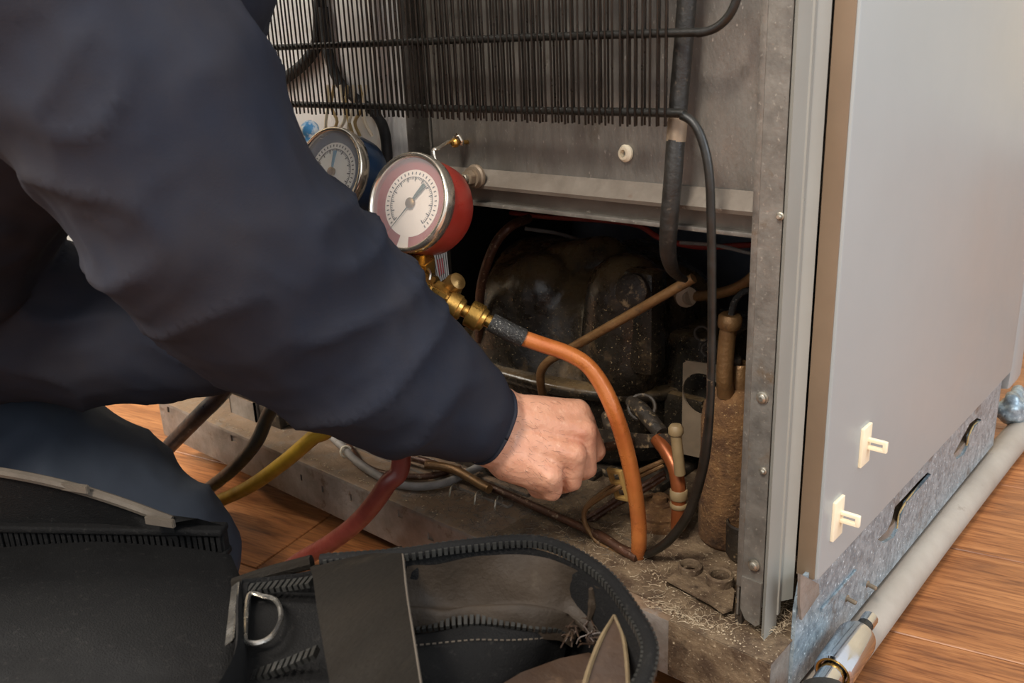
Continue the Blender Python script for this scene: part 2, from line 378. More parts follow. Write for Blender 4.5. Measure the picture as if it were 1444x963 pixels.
# side panel with folded rear return
PX, PY = .0078, .0475
side = obj('side_panel', join(box(-.004, PX, PY, .51, .113, ZTOP, .0022)), M['side'], F)
obj('rear_return', box(-.006, PX-.002, PY-.0012, PY, .114, ZTOP, .0003), M['brownflange'], F)
def clip(px, py):
    p = atx(px, py, PX)
    b = obj('cable_clip', box(PX-.0002, PX+.0022, p.y-.0075, p.y+.0075, p.z-.014, p.z+.014, .0007), M['ivory'], side)
    q = p+V((.0, .003, .001))
    return join(box(PX+.002, PX+.013, q.y-.0015, q.y+.0015, q.z+.001, q.z+.0035, .0004), box(PX+.002, PX+.013, q.y-.0015, q.y+.0015, q.z-.0045, q.z-.002, .0004),
                box(PX+.0115, PX+.0145, q.y-.0016, q.y+.0016, q.z-.0045, q.z+.0035, .0009)), b
for px, py in ((1218, 627), (1179, 730)):
    g, b = clip(px, py); o = obj('clip_loop', g, M['ivory'], b)
# plastic corner post (L section), galvanised frame flange
xo = -.0145
post = obj('corner_post', prism([(xo, .0190, ZT), (xo+.0018, .0175, ZT), (xo+.0022, .0345, ZT), (xo-.0012, .0360, ZT), (xo-.0012, .0200, ZT)][::-1], (0, 0, ZTOP-ZT)), M['post'], F)
obj('post_web', prism([(xo+.0005, .0355, .095), (xo+.0075, .0455, .095), (xo+.0065, .0466, .095), (xo-.0015, .0365, .095)], (0, 0, ZTOP-.095)), M['post'], F)
obj('post_bead', prism([(xo+.0014, .0335, ZT+.012), (xo+.0032, .0343, ZT+.012), (xo+.0030, .0375, ZT+.012), (xo+.0012, .0368, ZT+.012)], (0, 0, ZTOP-ZT-.012)), M['post'], F)
fr = obj('frame_flange', prism([(-.0305, .0200, .098), (-.0165, .0200, .098), (-.0165, .0214, .098), (-.0305, .0214, .098)], (0, 0, ZTOP-.098)), M['galv'], F)
obj('frame_return', box(-.0345, -.0305, .0196, .0212, .108, ZTOP, .0004), M['galv'], F)
obj('frame_foot', prism([(-.0305, .0186, .1165), (-.0167, .0186, .1165), (-.0167, .0186, .086), (-.0195, .0186, .0835), (-.027, .0186, .086), (-.0305, .0186, .093)], (0, .0016, 0)), M['galv'], F)
obj('frame_web', box(-.0345, -.033, .0212, .30, .085, ZTOP, .0004), M['galv'], F)
obj('floor_tab', prism([(-.0365, .024, ZT), (-.0318, .024, ZT), (-.0318, .024, .112), (-.0335, .024, .118), (-.0365, .024, .108)], (0, .003, 0)), M['comp_dust'], F)
def screw(p, axis, r=.0032, par=F, m='screw', nm='screw'):
    p = V(p); a = V(axis).normalized()
    return obj(nm, join(lathe([(r*1.3, -.0006), (r*1.3, .0003), (r, .0006), (r*.95, .0018), (r*.6, .0026)], p, a, 14), hexnut(p+a*.0022, a, r*.5, .0006, 0)), M[m], par)
for px, py, yy in ((1075, 561, .0195), (1063, 797, .0185), (1076, 664, .0195), (1100, 305, .0195)):
    screw(aty(px, py, yy), (0, -1, 0), .0030 if py in (561, 797) else .0018)
# back sheet (right), stepped channel, bright left sheet
zb = .361
bk = obj('back_panel', box(-.30, -.0345, .03, .034, zb, ZTOP, .0006), M['panel'], F)
obj('back_channel', join(box(-.325, -.300, .048, .050, zb-.03, ZTOP), box(-.3005, -.299, .034, .05, zb-.03, ZTOP), box(-.310, -.308, .036, .05, zb-.03, ZTOP)), M['panel'], F)
xs = aty(582, 190, .03).x
lf = obj('bright_back_sheet', box(-.745, xs, .030, .034, .30, ZTOP, .0006), M['foil'], F)
obj('sheet_fold', box(xs, xs+.0012, .024, .05, .30, ZTOP, .0004), M['galv'], F)
xv = aty(529, 180, .02).x
obj('sheet_strip', box(xv-.006, xv+.004, .026, .0302, .30, ZTOP, .0006), M['foil'], F)
# cross beam: sloped strip, set-back face, lip
def bp(pr, x0, x1): return prism([(x0, y, z) for y, z in pr], (x1-x0, 0, 0))
bx0, bx1 = -.325, -.0345
M['beam'] = mat('rust_speckled_beam', '7d7469', '655b50', .55, .35, 30, [('5a4330', 40, .62, .1), ('a59a8c', 120, .66, .08)], (140, .2))
beam = obj('cross_beam', bp([(.0305, .3615), (.029, .3622), (.0205, .3520), (.0215, .3495), (.0325, .3490), (.0325, .3370), (.34, .3370), (.34, .3400), (.036, .3400), (.036, .3600)], bx0, bx1), M['beam'], F, .3)
obj('beam_lip', box(bx0, bx1, .0265, .0335, .3355, .3383, .0005), M['galv'], beam)
obj('grommet', lathe([(.0026, .0), (.0052, .0), (.0055, .0018), (.004, .0038), (.0024, .004), (.0022, .0002)], aty(884, 216, .03), (-.15, -1, .05), 18, False), M['ivory'], F)
p = aty(664, 250, .0145)
wsh = obj('hinge_bolt', join(lathe([(.0085, -.006), (.0085, -.004), (.0072, -.003), (.0072, .0)], p, (0, -1, 0), 20), hexnut(p, (0, -1, 0), .0056, .005, .0004)), M['bracket'], F)
obj('bolt_tip', lathe([(.0032, .004), (.0032, .0075), (.0024, .008), (.0016, .006)], p, (0, -1, 0), 14), M['screw'], wsh)
hk = aty(643, 203, .018); hk.y = .03
obj('hook_stud', join(tube([hk, hk+V((0, -.012, .001))], .0016, 8, 1), lathe([(.0034, 0), (.0034, .002), (.002, .0035)], hk+V((0, -.012, .001)), (0, -1, 0), 12)), M['brass'], F)
# compartment lining
obj('inner_back_wall', box(-.74, -.0345, .43, .434, ZT, .337), M['inner'], F)
obj('inner_side_wall', box(-.745, -.741, .05, .434, ZT, .34), M['inner'], F)
obj('electrics_box', box(-.66, -.462, .20, .41, ZT, .33, .006), M['black'], F)
obj('cabinet_box', join(box(-.745, -.0045, .06, .505, .3405, ZTOP, .003)), M['galv'], F)
M['door'] = M['side']
obj('front_door', box(-.75, .0078, .512, .56, .09, ZTOP, .008), M['side'], F)

# ------------------------------------------------------------------ condenser (black tube grid with wire fins)
yc = .0
zt2, zt1 = .4505, .4068
r1 = [aty(960, 46, yc), aty(985, 46, yc), aty(1008, 40, yc), aty(1028, 22, yc), aty(1040, -6, yc), aty(1043, -40, yc)]
t_up = tube([(-.70, yc, zt2), (-.45, yc, zt2), (-.2, yc, zt2)] + r1, .0024, 10, 6)
cond = obj('condenser', t_up, M['black_paint'], F)
down = [aty(940, 159, 0), aty(962, 163, 0), aty(978, 174, 0), aty(991, 200, 0), aty(1000, 245, .0), aty(1003, 320, .002), aty(1004, 420, .006), aty(1003, 520, .010), aty(1000, 590, .014), aty(991, 660, .024), aty(972, 722, .036), aty(945, 760, .046), aty(922, 777, .05), aty(905, 784, .054)]
obj('discharge_tube', tube([(-.70, yc, zt1), (-.45, yc, zt1), (-.2, yc, zt1)] + down, [.0024]*3+[.0026]*8+[.0034]*4+[.0026], 10, 6), M['black_paint'], cond)
zt3 = zt2+.0437
for k in range(3):
    obj('coil_run', tube([(-.70, yc, zt3+k*.0437), (-.4, yc, zt3+k*.0437), (-.06, yc, zt3+k*.0437)], .0024, 10, 1), M['black_paint'], cond)
x0f, x1f = -.695, -.0785
nf = 124
fm = {}
def finmesh(x, y, key):
    if key not in fm:
        me = raw_mesh('wire_fin', tube([(0, 0, 0), (0, 0, .30)], .00070, 6, 1)); me.materials.append(M['fin']); me.polygons.foreach_set('use_smooth', [True]*len(me.polygons)); fm[key] = me
    o = bpy.data.objects.new('wire_fin', fm[key]); COL.objects.link(o); o.location = (x, y, .4000+random.uniform(-.0006, .0006))
    o.rotation_euler = (0, random.uniform(-.0018, .0018), 0); attach(o, cond)
for i in range(nf):
    x = x0f+(x1f-x0f)*i/(nf-1)
    finmesh(x+random.uniform(-.0004, .0004), yc-.0030, 'a')
    if i < nf-1 and x > -.345 and i % 5: finmesh(x+.0025+random.uniform(-.0005, .0005), yc+.0030, 'a')

# ------------------------------------------------------------------ suction tube, cables behind the grid
st = [aty(973, -60, .014), aty(964, 60, .014), aty(958, 130, .0135), aty(954, 180, .012), aty(949, 250, .0085), aty(943, 320, .010), aty(942, 352, .016), aty(946, 374, .026), aty(955, 388, .04), aty(966, 394, .052)]
M['tubeblack'] = mat('black_foam_sleeve', '1a1815', '262420', .5, 0, 60, [('4a4238', 200, .6, .1)], (300, .3))
su = obj('suction_tube', tube(st, [.0055]*6+[.0052, .0045, .003, .0022], 14, 6), M['tubeblack'], F)
obj('bare_copper_section', tube([aty(956, 166, .0125), aty(953, 199, .0113)], .0058, 14, 1), M['bracket'], su)
for pts, r in (([(452, -60), (450, 20), (447, 60), (430, 88), (400, 112), (370, 130)], .0048), ([(455, 10), (462, 70), (478, 115), (505, 142), (530, 160), (543, 190), (547, 240)], .0042)):
    obj('insulated_cable', tube([aty(a, b, .0255) for a, b in pts], r, 10, 6), M['black'], F)
for k in range(7):
    a = 462+k*9
    obj('loose_lead', tube([aty(a, 120, .016), aty(a+random.uniform(-5, 5), 150, .014), aty(a+random.uniform(-10, 6), 172, .012), aty(a+random.uniform(-12, 10), 192, .016)], .0013, 6, 4), M['foam'] if k % 2 else M['ivory'], F)

# ------------------------------------------------------------------ compressor
CX, CY = -.300, .228
def comp_r(t):
    c, s = math.cos(t), math.sin(t)
    return 1/((abs(c)/.138)**2.5+(abs(s)/.110)**2.5)**(1/2.5)
def lobes(t): return .5+.5*math.cos(4.2*(t+1.62))
def comp_shell(prof, n=72, lob=0.0):
    vs, fs = [], []
    for rf, z, lb in prof:
        for j in range(n):
            t = 2*PI*j/n; r = comp_r(t)*rf*(1-lob*lb*(1-lobes(t)))
            zz = z + (.012*lb*lob*8*(lobes(t)-.5) if .2 < rf < .97 else 0)
            vs.append(V((CX+r*math.cos(t), CY+r*math.sin(t), zz)))
    m = len(prof)
    for i in range(m-1):
        for j in range(n): fs.append([i*n+j, i*n+(j+1) % n, (i+1)*n+(j+1) % n, (i+1)*n+j])
    fs.append(list(range(n))[::-1]); fs.append([(m-1)*n+j for j in range(n)]); return vs, fs
comp = obj('compressor', comp_shell([(.60, .082, 0), (.82, .086, 0), (.92, .098, 0), (.955, .12, 0), (.96, .156, 0)]), M['comp'], F, 1.0)
obj('weld_flange', comp_shell([(.95, .155, 0), (1.03, .156, 0), (1.045, .159, 0), (1.045, .163, 0), (1.03, .166, 0), (.95, .167, 0)]), M['comp'], comp, 1.0)
lid_g = comp_shell([(.95, .160, .2), (.97, .168, .5), (.965, .19, .9), (.955, .21, 1), (.93, .226, 1), (.88, .237, 1), (.80, .245, .9), (.66, .251, .7), (.48, .255, .4), (.28, .257, .2), (.1, .258, 0), (.01, .258, 0)], 72, .15)
lb = [capsule(aty(a, b, y), r, aty(a2, b2, y+.004), r2, 18) for a, b, a2, b2, y, r, r2 in ((762, 408, 764, 480, .160, .034, .038), (884, 414, 880, 500, .150, .034, .038), (800, 385, 850, 378, .20, .03, .03))]
obj('compressor_lid', blob([lid_g]+lb, .0032, 4), M['comp'], comp, 3)
obj('base_plate', box(CX-.13, CX+.13, CY-.085, CY+.085, ZT+.001, .084, .003), M['comp_dust'], comp)
# terminal strap and cap on the lid's right front
tp = aty(899, 404, .125)
obj('terminal_bracket', join(box(tp.x-.017, tp.x+.013, .126, .150, tp.z-.075, tp.z+.012, .008)), M['comp'], comp)
obj('terminal_cap', lathe([(.0135, 0), (.0135, .008), (.011, .010), (.006, .011)], V((tp.x-.003, .126, tp.z-.004)), (.15, -1, .25), 20), M['comp_dust'], comp)
obj('process_stub', join(tube([aty(968, 414, .16), aty(952, 412, .19), aty(930, 412, .22)], .006, 12), lathe([(.0085, 0), (.0095, .003), (.0085, .008), (.005, .0085)], aty(966, 415, .155), (.6, -.7, 0), 16)), M['bracket'], comp)
obj('overload_cover', join(box(-.185, -.130, .168, .26, .11, .215, .01), box(-.178, -.14, .158, .17, .13, .165, .006)), M['comp'], comp)
for px, py in ((990, 470), (1000, 493)):
    q = aty(px, py, .165); obj('cover_clip', torus(q, (0.3, -1, 0), .006, .0013, 14, 6), M['comp_dust'], comp)

# ------------------------------------------------------------------ pipes in the compartment
def pipe(name, pts, r, m, par=F, n=10): return obj(name, tube([aty(a, b, y) for a, b, y in pts], r, n, 6), M[m], par)
pipe('bronze_pipe', [(978, 392, .074), (950, 408, .072), (900, 437, .070), (840, 471, .068), (800, 494, .068), (775, 508, .068), (763, 524, .07), (763, 545, .075), (768, 568, .085)], .0036, 'brown_pipe')
pipe('suction_pipe', [(1064, 388, .13), (1050, 400, .132), (1028, 410, .138), (1000, 416, .148), (972, 418, .16)], .0042, 'brown_pipe')
pc = obj('pipe_collar', lathe([(.0062, -.003), (.0072, -.001), (.0072, .006), (.0062, .008)], aty(967, 417, .155), (.75, -.35, .1), 16), M['bracket'], F)
nk = pipe('neck_pipe', [(1029, 450, .10), (1024, 490, .10), (1022, 530, .10), (1023, 556, .105)], .0062, 'brown_pipe')
obj('neck_union', lathe([(.0075, 0), (.0085, .002), (.0085, .008), (.0068, .010)], aty(1028, 462, .10), aty(1031, 440, .10)-aty(1028, 462, .10), 14), M['brown_pipe'], nk)
pipe('sensor_lead', [(1031, 445, .10), (1036, 425, .10), (1048, 412, .105), (1064, 408, .11)], .0024, 'blackrub')
obj('insulation_sheet', box(-.09, -.036, .17, .174, .19, .30, .001), M['accum'], F)
ax, ay = -.0905, .118
acc = obj('accumulator', lathe([(.0225, .0765), (.0245, .080), (.0246, .12), (.0250, .145), (.0244, .150), (.0246, .176), (.0232, .187), (.0190, .196), (.013, .2015), (.0085, .203)], (ax, ay, 0), (0, 0, 1), 36), M['accum'], F, 1.2)
obj('accumulator_neck', lathe([(.0085, .200), (.0085, .219), (.0072, .221), (.0055, .2205), (.005, .214)], (ax+.002, ay, 0), (0, 0, 1), 20), M['brown_pipe'], acc)
obj('neck_ball', lathe([(.001, -.005), (.004, -.003), (.005, 0), (.004, .003), (.001, .005)], (ax+.0005, ay-.004, .2235), (0, 0, 1), 12), M['comp_dust'], acc)
# steel bracket with a round hole
by = .146
poly = [aty(a, b, by) for a, b in ((963, 512), (968, 509), (1054, 520), (1054, 660), (961, 640))]
ph = aty(990, 556, by)
obj('hanger_bracket', cut(prism(poly, (0, .0016, 0)), [lathe([(.0175, -.01), (.0175, .01)], ph, (0, 1, 0), 32)]), M['bracket'], F, .3)
obj('bracket_edge', prism([aty(1000, 514, by), aty(1004, 514, by), aty(1004, 640, by), aty(1000, 640, by)], (0, -.004, 0)), M['bracket'], F)
ct = obj('capped_vial', tube([aty(953, 612, .078), aty(956, 640, .078), aty(959, 668, .080)], .0042, 12), M['vial'], F)
obj('vial_cap', lathe([(.0052, 0), (.0056, .001), (.0056, .005), (.004, .0072), (.001, .0078)], aty(953, 612, .078), (-.02, 0, 1), 18), M['vial'], ct)
el = pipe('copper_elbow', [(926, 618, .096), (938, 634, .092), (950, 656, .088), (956, 682, .086), (957, 712, .086), (956, 745, .0875)], .0056, 'copper')
for py, h in ((697, .008), (709, .004)):
    obj('pipe_ring', lathe([(.0062, 0), (.0068, .0008), (.0068, h-.0008), (.0062, h)], aty(957, py+6, .086), (0, 0, 1), 18), M['vial'], el)
pipe('braided_stub', [(890, 566, .12), (904, 578, .112), (918, 594, .106), (933, 612, .10)], [.0052, .0066, .0064, .0058], 'comp_dust', F, 14)
pipe('short_stub', [(856, 585, .12), (862, 600, .112), (874, 610, .108)], [.005, .0062, .0055], 'comp_dust', F, 14)
obj('stub_ring', torus(aty(905, 574, .118), (.3, -.6, .6), .0105, .0016, 24, 6), M['comp_dust'], F)
obj('strap_plate', prism([aty(836, 604, .094), aty(870, 609, .094), (aty(910, 613, .094)), aty(950, 612, .094), aty(949, 629, .094), aty(905, 632, .094), aty(836, 624, .094)], (0, .0016, 0)), M['comp_dust'], F)
pipe('held_copper_pipe', [(800, 640, .030), (840, 632, .052), (866, 628, .070), (890, 622, .09)], .0034, 'dark_pipe')
# yellowed cable clip with two windows
qc = aty(873, 683, .064); cl = box(qc.x-.0068, qc.x+.0068, .062, .0655, qc.z-.0145, qc.z+.0145, .001)
cl = cut(cl, [box(qc.x-.0038, qc.x+.0038, .05, .08, qc.z+.003, qc.z+.0112), box(qc.x-.0038, qc.x+.0038, .05, .08, qc.z-.0115, qc.z-.003)])
Mr = Matrix.Translation(qc) @ Matrix.Rotation(-.12, 4, 'Y') @ Matrix.Rotation(.25, 4, 'X') @ Matrix.Translation(-qc)
obj('window_clip', xf(cl, Mr), M['oldplastic'], F, .5)
for k in range(4):
    d = k*7
    pts = [(935, 650+d*.8, .10), (905, 663+d, .085), (874, 679+d, .066-.004*k), (846, 697+d*.7, .058), (826, 715+d*.4, .052), (824, 733+d*.2, .050), (833, 752, .050), (848, 768, .050), (880, 782-k, .048)]
    if k > 1: pts = [(938, 655+d*.8, .11), (908, 670+d, .10), (870, 690+d, .085), (835, 712+d, .075), (800, 728+d, .066)]
    pipe('capillary_tube', pts, .0020 if k < 2 else .0024, 'brown_pipe' if k < 2 else 'dark_pipe', F, 8)
def tpipe(name, pts, r, m, n=10): return obj(name, tube([atz(a, b, z) for a, b, z in pts], r, n, 6), M[m], F)
tpipe('rusty_floor_pipe', [(560, 640, .088), (620, 657, .086), (690, 686, .084), (760, 717, .083), (830, 748, .082), (870, 770, .081), (898, 783, .080)], .0034, 'dark_pipe')
tpipe('thin_floor_pipe', [(842, 752, .082), (858, 762, .082), (880, 777, .080), (898, 787, .079)], .0036, 'dark_pipe')
tpipe('grey_floor_cable', [(468, 616, .080), (485, 632, .0795), (500, 648, .0795), (522, 664, .0795), (552, 680, .080), (590, 686, .080), (630, 680, .081), (668, 662, .084), (690, 650, .088)], .0038, 'greywire')
tpipe('grey_floor_cable', [(492, 628, .079), (505, 648, .079), (520, 660, .0785), (545, 668, .080), (600, 672, .080), (650, 660, .081)], .0030, 'dark_pipe')
tpipe('rusty_braid_pipe', [(600, 655, .092), (640, 662, .09), (690, 690, .088)], .0040, 'brown_pipe')
obj('cable_tie', torus(atz(488, 637, .080), (.8, -.3, .3), .0052, .0012, 16, 6), M['ivory'], F)
for px, py in ((675, 700), (703, 708), (640, 690)):
    b0 = atz(px, py+8, ZT); obj('wire_loop', torus(b0+V((0, 0, .002)), (.9, .3, 0), .008, .0009, 18, 6, 0, PI), M['screw'], F)
obj('cable_channel', join(box(-.47, -.23, .13, .15, ZT, .083, .002), box(-.36, -.24, .085, .10, ZT, .086, .002)), M['comp_dust'], F)
# rubber mounting foot, grommet plate, relay cup
mp = atz(919, 742, ZT+.001)
mf = obj('mounting_foot', lathe([(.0235, 0), (.0245, .003), (.0235, .007), (.022, .0085), (.0225, .011), (.020, .014), (.006, .0155)], mp+V((0, .012, 0)), (0, 0, 1), 28), M['accum'], F)
obj('foot_bolt', join(lathe([(.0095, .014), (.0095, .0165), (.006, .017), (.006, .022), (.004, .0235)], mp+V((0, .012, 0)), (0, 0, 1), 16), hexnut(mp+V((.013, .020, .013)), (0, 0, 1), .006, .006)), M['accum'], mf)
zp = .0835
pl = [atz(a, b, zp) for a, b in ((940, 817), (963, 799), (990, 792), (1018, 806), (1036, 832), (1033, 858), (1020, 863), (1003, 851))]
h1, h2 = atz(973, 804, zp), atz(1015, 821, zp)
gp = obj('hinge_plate', cut(prism(pl, (0, 0, -.0016)), [lathe([(.0062, -.02), (.0062, .02)], h1, (0, 0, 1), 20), lathe([(.0072, -.02), (.0072, .02)], h2, (0, 0, 1), 20)]), M['trayrust'], F, .3)
obj('bushing', lathe([(.0062, 0), (.0062, .004), (.0072, .0052), (.0085, .004), (.0085, 0)], h1, (0, 0, 1), 24, False), M['trayrust'], gp)
obj('bushing', lathe([(.0066, 0), (.0066, .006), (.0078, .0072), (.0096, .006), (.0098, 0)], h2, (0, 0, 1), 24, False), M['trayrust'], gp)
obj('plate_leg', prism([pl[0], pl[1], pl[1]+V((0, 0, -.008)), pl[0]+V((0, 0, -.008))], (0, .0015, 0)), M['trayrust'], gp)
cu = atz(1036, 786, .078)+V((.004, .006, 0))
rc = obj('relay_cup', lathe([(.011, 0), (.013, .003), (.0135, .028), (.012, .029), (.0115, .006)], cu, (0, 0, 1), 24, False), M['comp_dust'], F)
obj('relay_plug', hexnut(cu+V((0, 0, .004)), (0, 0, 1), .008, .014), M['bracket'], rc)
# wires under the beam, brown cable at left, channel box on the tray
pipe('red_wire', [(720, 300, .26), (770, 306, .25), (850, 311, .22), (900, 318, .2), (932, 336, .19), (985, 348, .19), (1062, 345, .19)], .0024, 'redwire', F, 8)
pipe('black_wire', [(740, 322, .24), (790, 330, .26), (835, 345, .28)], .0020, 'greywire', F, 8)
pipe('black_wire', [(960, 342, .18), (1010, 346, .17), (1062, 358, .16)], .0016, 'greywire', F, 8)
pipe('brown_cable', [(745, 308, .16), (722, 318, .13), (702, 338, .12), (688, 368, .115), (679, 400, .115), (676, 432, .12), (676, 480, .13)], .0042, 'dark_pipe')
b0 = atz(352, 592, ZT)
obj('cable_box', join(box(b0.x-.035, b0.x+.012, b0.y, b0.y+.002, ZT, ZT+.022), box(b0.x-.035, b0.x-.0335, b0.y, b0.y+.03, ZT, ZT+.022), box(b0.x+.0105, b0.x+.012, b0.y, b0.y+.03, ZT, ZT+.022)), M['tray'], F)
obj('terminal_block', box(b0.x+.014, b0.x+.05, b0.y+.004, b0.y+.02, ZT, ZT+.02, .002), M['comp_dust'], F)
# lint and hair on the tray (uncountable)
def hairs(n, gen, r, m, nm):
    gs = []
    for i in range(n):
        p = gen(); d = random.uniform(0, 2*PI); l = random.uniform(.002, .009); q = [p]
        for k in range(3):
            d += random.uniform(-.9, .9); q.append(q[-1]+V((math.cos(d)*l/3, math.sin(d)*l/3, random.uniform(-.0006, .0012))))
        gs.append(tube(q, r, 3, 1, False))
    return stuff(obj(nm, join(*gs), m, F))
def on(px0, px1, py0, py1, z):
    def g():
        p = atz(random.uniform(px0, px1), random.uniform(py0, py1), z); p.z += random.uniform(0, .003); p.y = max(p.y, .004+random.uniform(0, .006)); p.x = min(p.x, -.008); return p
    return g
def mixg(*gs): return lambda: random.choice(gs)()
hairs(600, mixg(on(900, 1030, 800, 900, ZT+.001), on(930, 1060, 840, 900, ZT+.001), on(780, 950, 745, 800, ZT+.0015), on(1060, 1120, 850, 900, ZT+.002)), .00013, M['fluff'], 'dust_fluff')
hairs(900, mixg(on(640, 830, 660, 760, ZT+.002), on(560, 760, 640, 730, ZT+.001), on(600, 900, 690, 790, ZT+.001)), .00018, M['darkfluff'], 'lint')
def speck():
    g = []
    for i in range(500):
        p = random.choice((on(900, 1080, 790, 930, ZT+.0008), on(250, 700, 585, 740, ZT+.0004)))(); s = random.uniform(.0002, .0007)
        g.append(box(p.x-s, p.x+s, p.y-s*.7, p.y+s*.7, p.z-.001, p.z-.001+s))
    return join(*g)
stuff(obj('grit', speck(), M['fluff'], F, flat=True))

# ------------------------------------------------------------------ gauge manifold
M['red'] = mat('red_enamel', '8f2c20', '7b2219', .38, 0, 30, [('5d1a12', 30, .68, .1)], coat=.2)
M['blue'] = mat('dark_blue_enamel', '16324f', '10263c', .38, 0, 30, coat=.2)
M['chrome'] = mat('polished_bezel', 'd8cdbd', 'c8bcaa', .22, .9, 40)
M['dial'] = mat('cream_dial', 'ddcdbd', 'd3c1b0', .5, 0, 25)
M['dialred'] = mat('dial_red_print', 'b06a64', '9c5650', .5, 0, 30)
M['dialblue'] = mat('dial_blue_print', 'a9bcc4', '86a0ae', .5, 0, 30)
M['dialpale'] = mat('cool_dial', 'd6d3c6', 'c9c6ba', .5, 0, 25)
M['ink'] = mat('dial_ink', '2b2724', '201d1b', .6)
M['needle'] = mat('green_black_needle', '33473f', '25352f', .45)
M['needleblue'] = mat('blue_needle', '4a7f96', '3d6e84', .45)
M['paperwhite'] = mat('printed_card', 'c9c5bf', 'b9b4ac', .5)
M['redprint'] = mat('red_print', 'b04a4a', '9c3c3c', .5)
M['blueball'] = mat('blue_white_plastic', '4f95c4', 'e4e8e8', .4, 0, 90, None, contrast=5)
gl = mat('gauge_lens', 'ffffff', 'ffffff', .06, rvar=.02); gl.node_tree.nodes['Principled BSDF'].inputs['Alpha'].default_value = .10; M['lens'] = gl
MF = thing('manifold_gauge_set', 'brass manifold with a red and a blue round pressure gauge hung on the panel', 'gauge set', atd(560, 400, 0.660))
gn = (_rt*-.53 + _dn*-.06 - _fw*.85).normalized()
def gauge(px, py, d, R, body, ring, face, nd, nang, nm, lab):
    c = atd(px, py, d); a = gn; up = V((0, 0, 1)); up = (up-a*up.dot(a)).normalized(); rt = up.cross(a).normalized()
    b = obj(nm, lathe([(R*.55, -.036), (R*.86, -.034), (R*.97, -.028), (R, -.02), (R, -.004), (R*.97, -.002)], c, a, 48), body, MF, .6); b['label'] = lab
    obj('bezel', lathe([(R*.97, -.006), (R*1.035, -.005), (R*1.05, -.001), (R*1.04, .003), (R*1.0, .0045), (R*.955, .004), (R*.94, .0005), (R*.935, -.002)], c, a, 56, False), M['chrome'], b, 1.2)
    obj('dial', lathe([(R*.96, -.0035), (R*.96, -.0022)], c, a, 48), ring, b)
    obj('dial_face', lathe([(R*.70, -.0022), (R*.70, -.0017)], c, a, 48), face, b)
    tk = []
    def P(t, r, h=0): return c+(rt*math.sin(t)+up*math.cos(t))*r*R+a*h
    for i in range(61):
        t = math.radians(-135+270*i/60); r0 = .50 if i % 5 else .46; t2 = t+(.022 if i % 5 else .045)
        tk.append(prism([P(t, r0, -.0017), P(t2, r0, -.0017), P(t2, .545, -.0017), P(t, .545, -.0017)], a*.0003))
    for i in range(-27, 27): tk.append(prism([P(math.radians(i*5), .545, -.0017), P(math.radians(i*5+5.2), .545, -.0017), P(math.radians(i*5+5.2), .555, -.0017), P(math.radians(i*5), .555, -.0017)], a*.0003))
    for i in range(31):
        t = math.radians(-135+270*i/30); tk.append(prism([P(t, .60, -.0017), P(t+.035, .60, -.0017), P(t+.035, .655, -.0017), P(t, .655, -.0017)], a*.0003))
    stuff(obj('dial_marks', join(*tk), M['ink'], b, flat=True))
    wd = [prism([P(math.radians(k), .70, -.0022), P(math.radians(k+9), .70, -.0022), P(math.radians(k+9), .95, -.0022), P(math.radians(k), .95, -.0022)], a*.0003) for k in (176, 185)]
    obj('dial_gap', join(*wd), face, b, flat=True)
    t = math.radians(nang); s = math.radians(90)
    g = prism([P(t, .78, 0), P(t+s, .012, 0), P(t+2*s, .20, 0)+P(t+s, .04, 0)-c, P(t+2*s, .50, 0)+P(t+s, .05, 0)-c, P(t+2*s, .50, 0)+P(t-s, .05, 0)-c, P(t+2*s, .2, 0)+P(t-s, .03, 0)-c, P(t-s, .012, 0)], a*-.0006)
    n = obj('needle', g, nd, b, flat=True)
    obj('needle_hub', lathe([(R*.11, -.001), (R*.11, .0008), (R*.06, .0016), (R*.03, .0016)], c, a, 18), M['brassdark'], n)
    obj('lens', lathe([(R*.945, .0022), (R*.945, .0028)], c, a, 40), M['lens'], b)
    return c, a, up, rt
RC, a_, up_, rt_ = gauge(578, 286, .613, .0320, M['red'], M['dialred'], M['dial'], M['needle'], -143, 'red_gauge', 'red pressure gauge with cream dial')
BC, _, _, _ = gauge(467, 242, .712, .0322, M['blue'], M['dialblue'], M['dialpale'], M['needleblue'], 182, 'blue_gauge', 'dark blue pressure gauge with pale dial')
# manifold bar and stems
bar0, bar1 = atd(452, 338, 0.735), atd(606, 408, 0.638)
bd = (bar1-bar0).normalized()
obj('manifold_bar', tube([bar0, bar1], .011, 8, 1), M['brassdark'], MF, .3)
for c in (RC, BC):
    q = c-a_*.018-up_*.030; t = (c-bar0).dot(bd); e = bar0+bd*max(.01, min((bar1-bar0).length-.01, t))
    dn = (e-q).normalized()
    obj('gauge_stem', tube([q, e], .0048, 12, 1), M['brass'], MF)
    obj('stem_nut', hexnut(q+dn*.004, dn, .0105, .013), M['brass'], MF)
obj('side_tube', tube([atd(590, 350, 0.642), atd(603, 395, 0.642)], .0055, 12, 1), M['brassdark'], MF)
obj('back_tube', tube([atd(597, 340, 0.664), atd(604, 405, 0.664)], .0065, 12, 1), M['brassdark'], MF)
obj('key_ring', torus(atd(597, 394, 0.625), (-.2, -.8, .5), .0075, .0010, 24, 6), M['chrome'], MF)
ca_ = [atd(a, b, .681) for a, b in ((606, 340), (628, 338), (634, 396), (618, 408), (612, 396))]
card = obj('printed_card', prism(ca_, _fw*.0012), M['paperwhite'], MF)
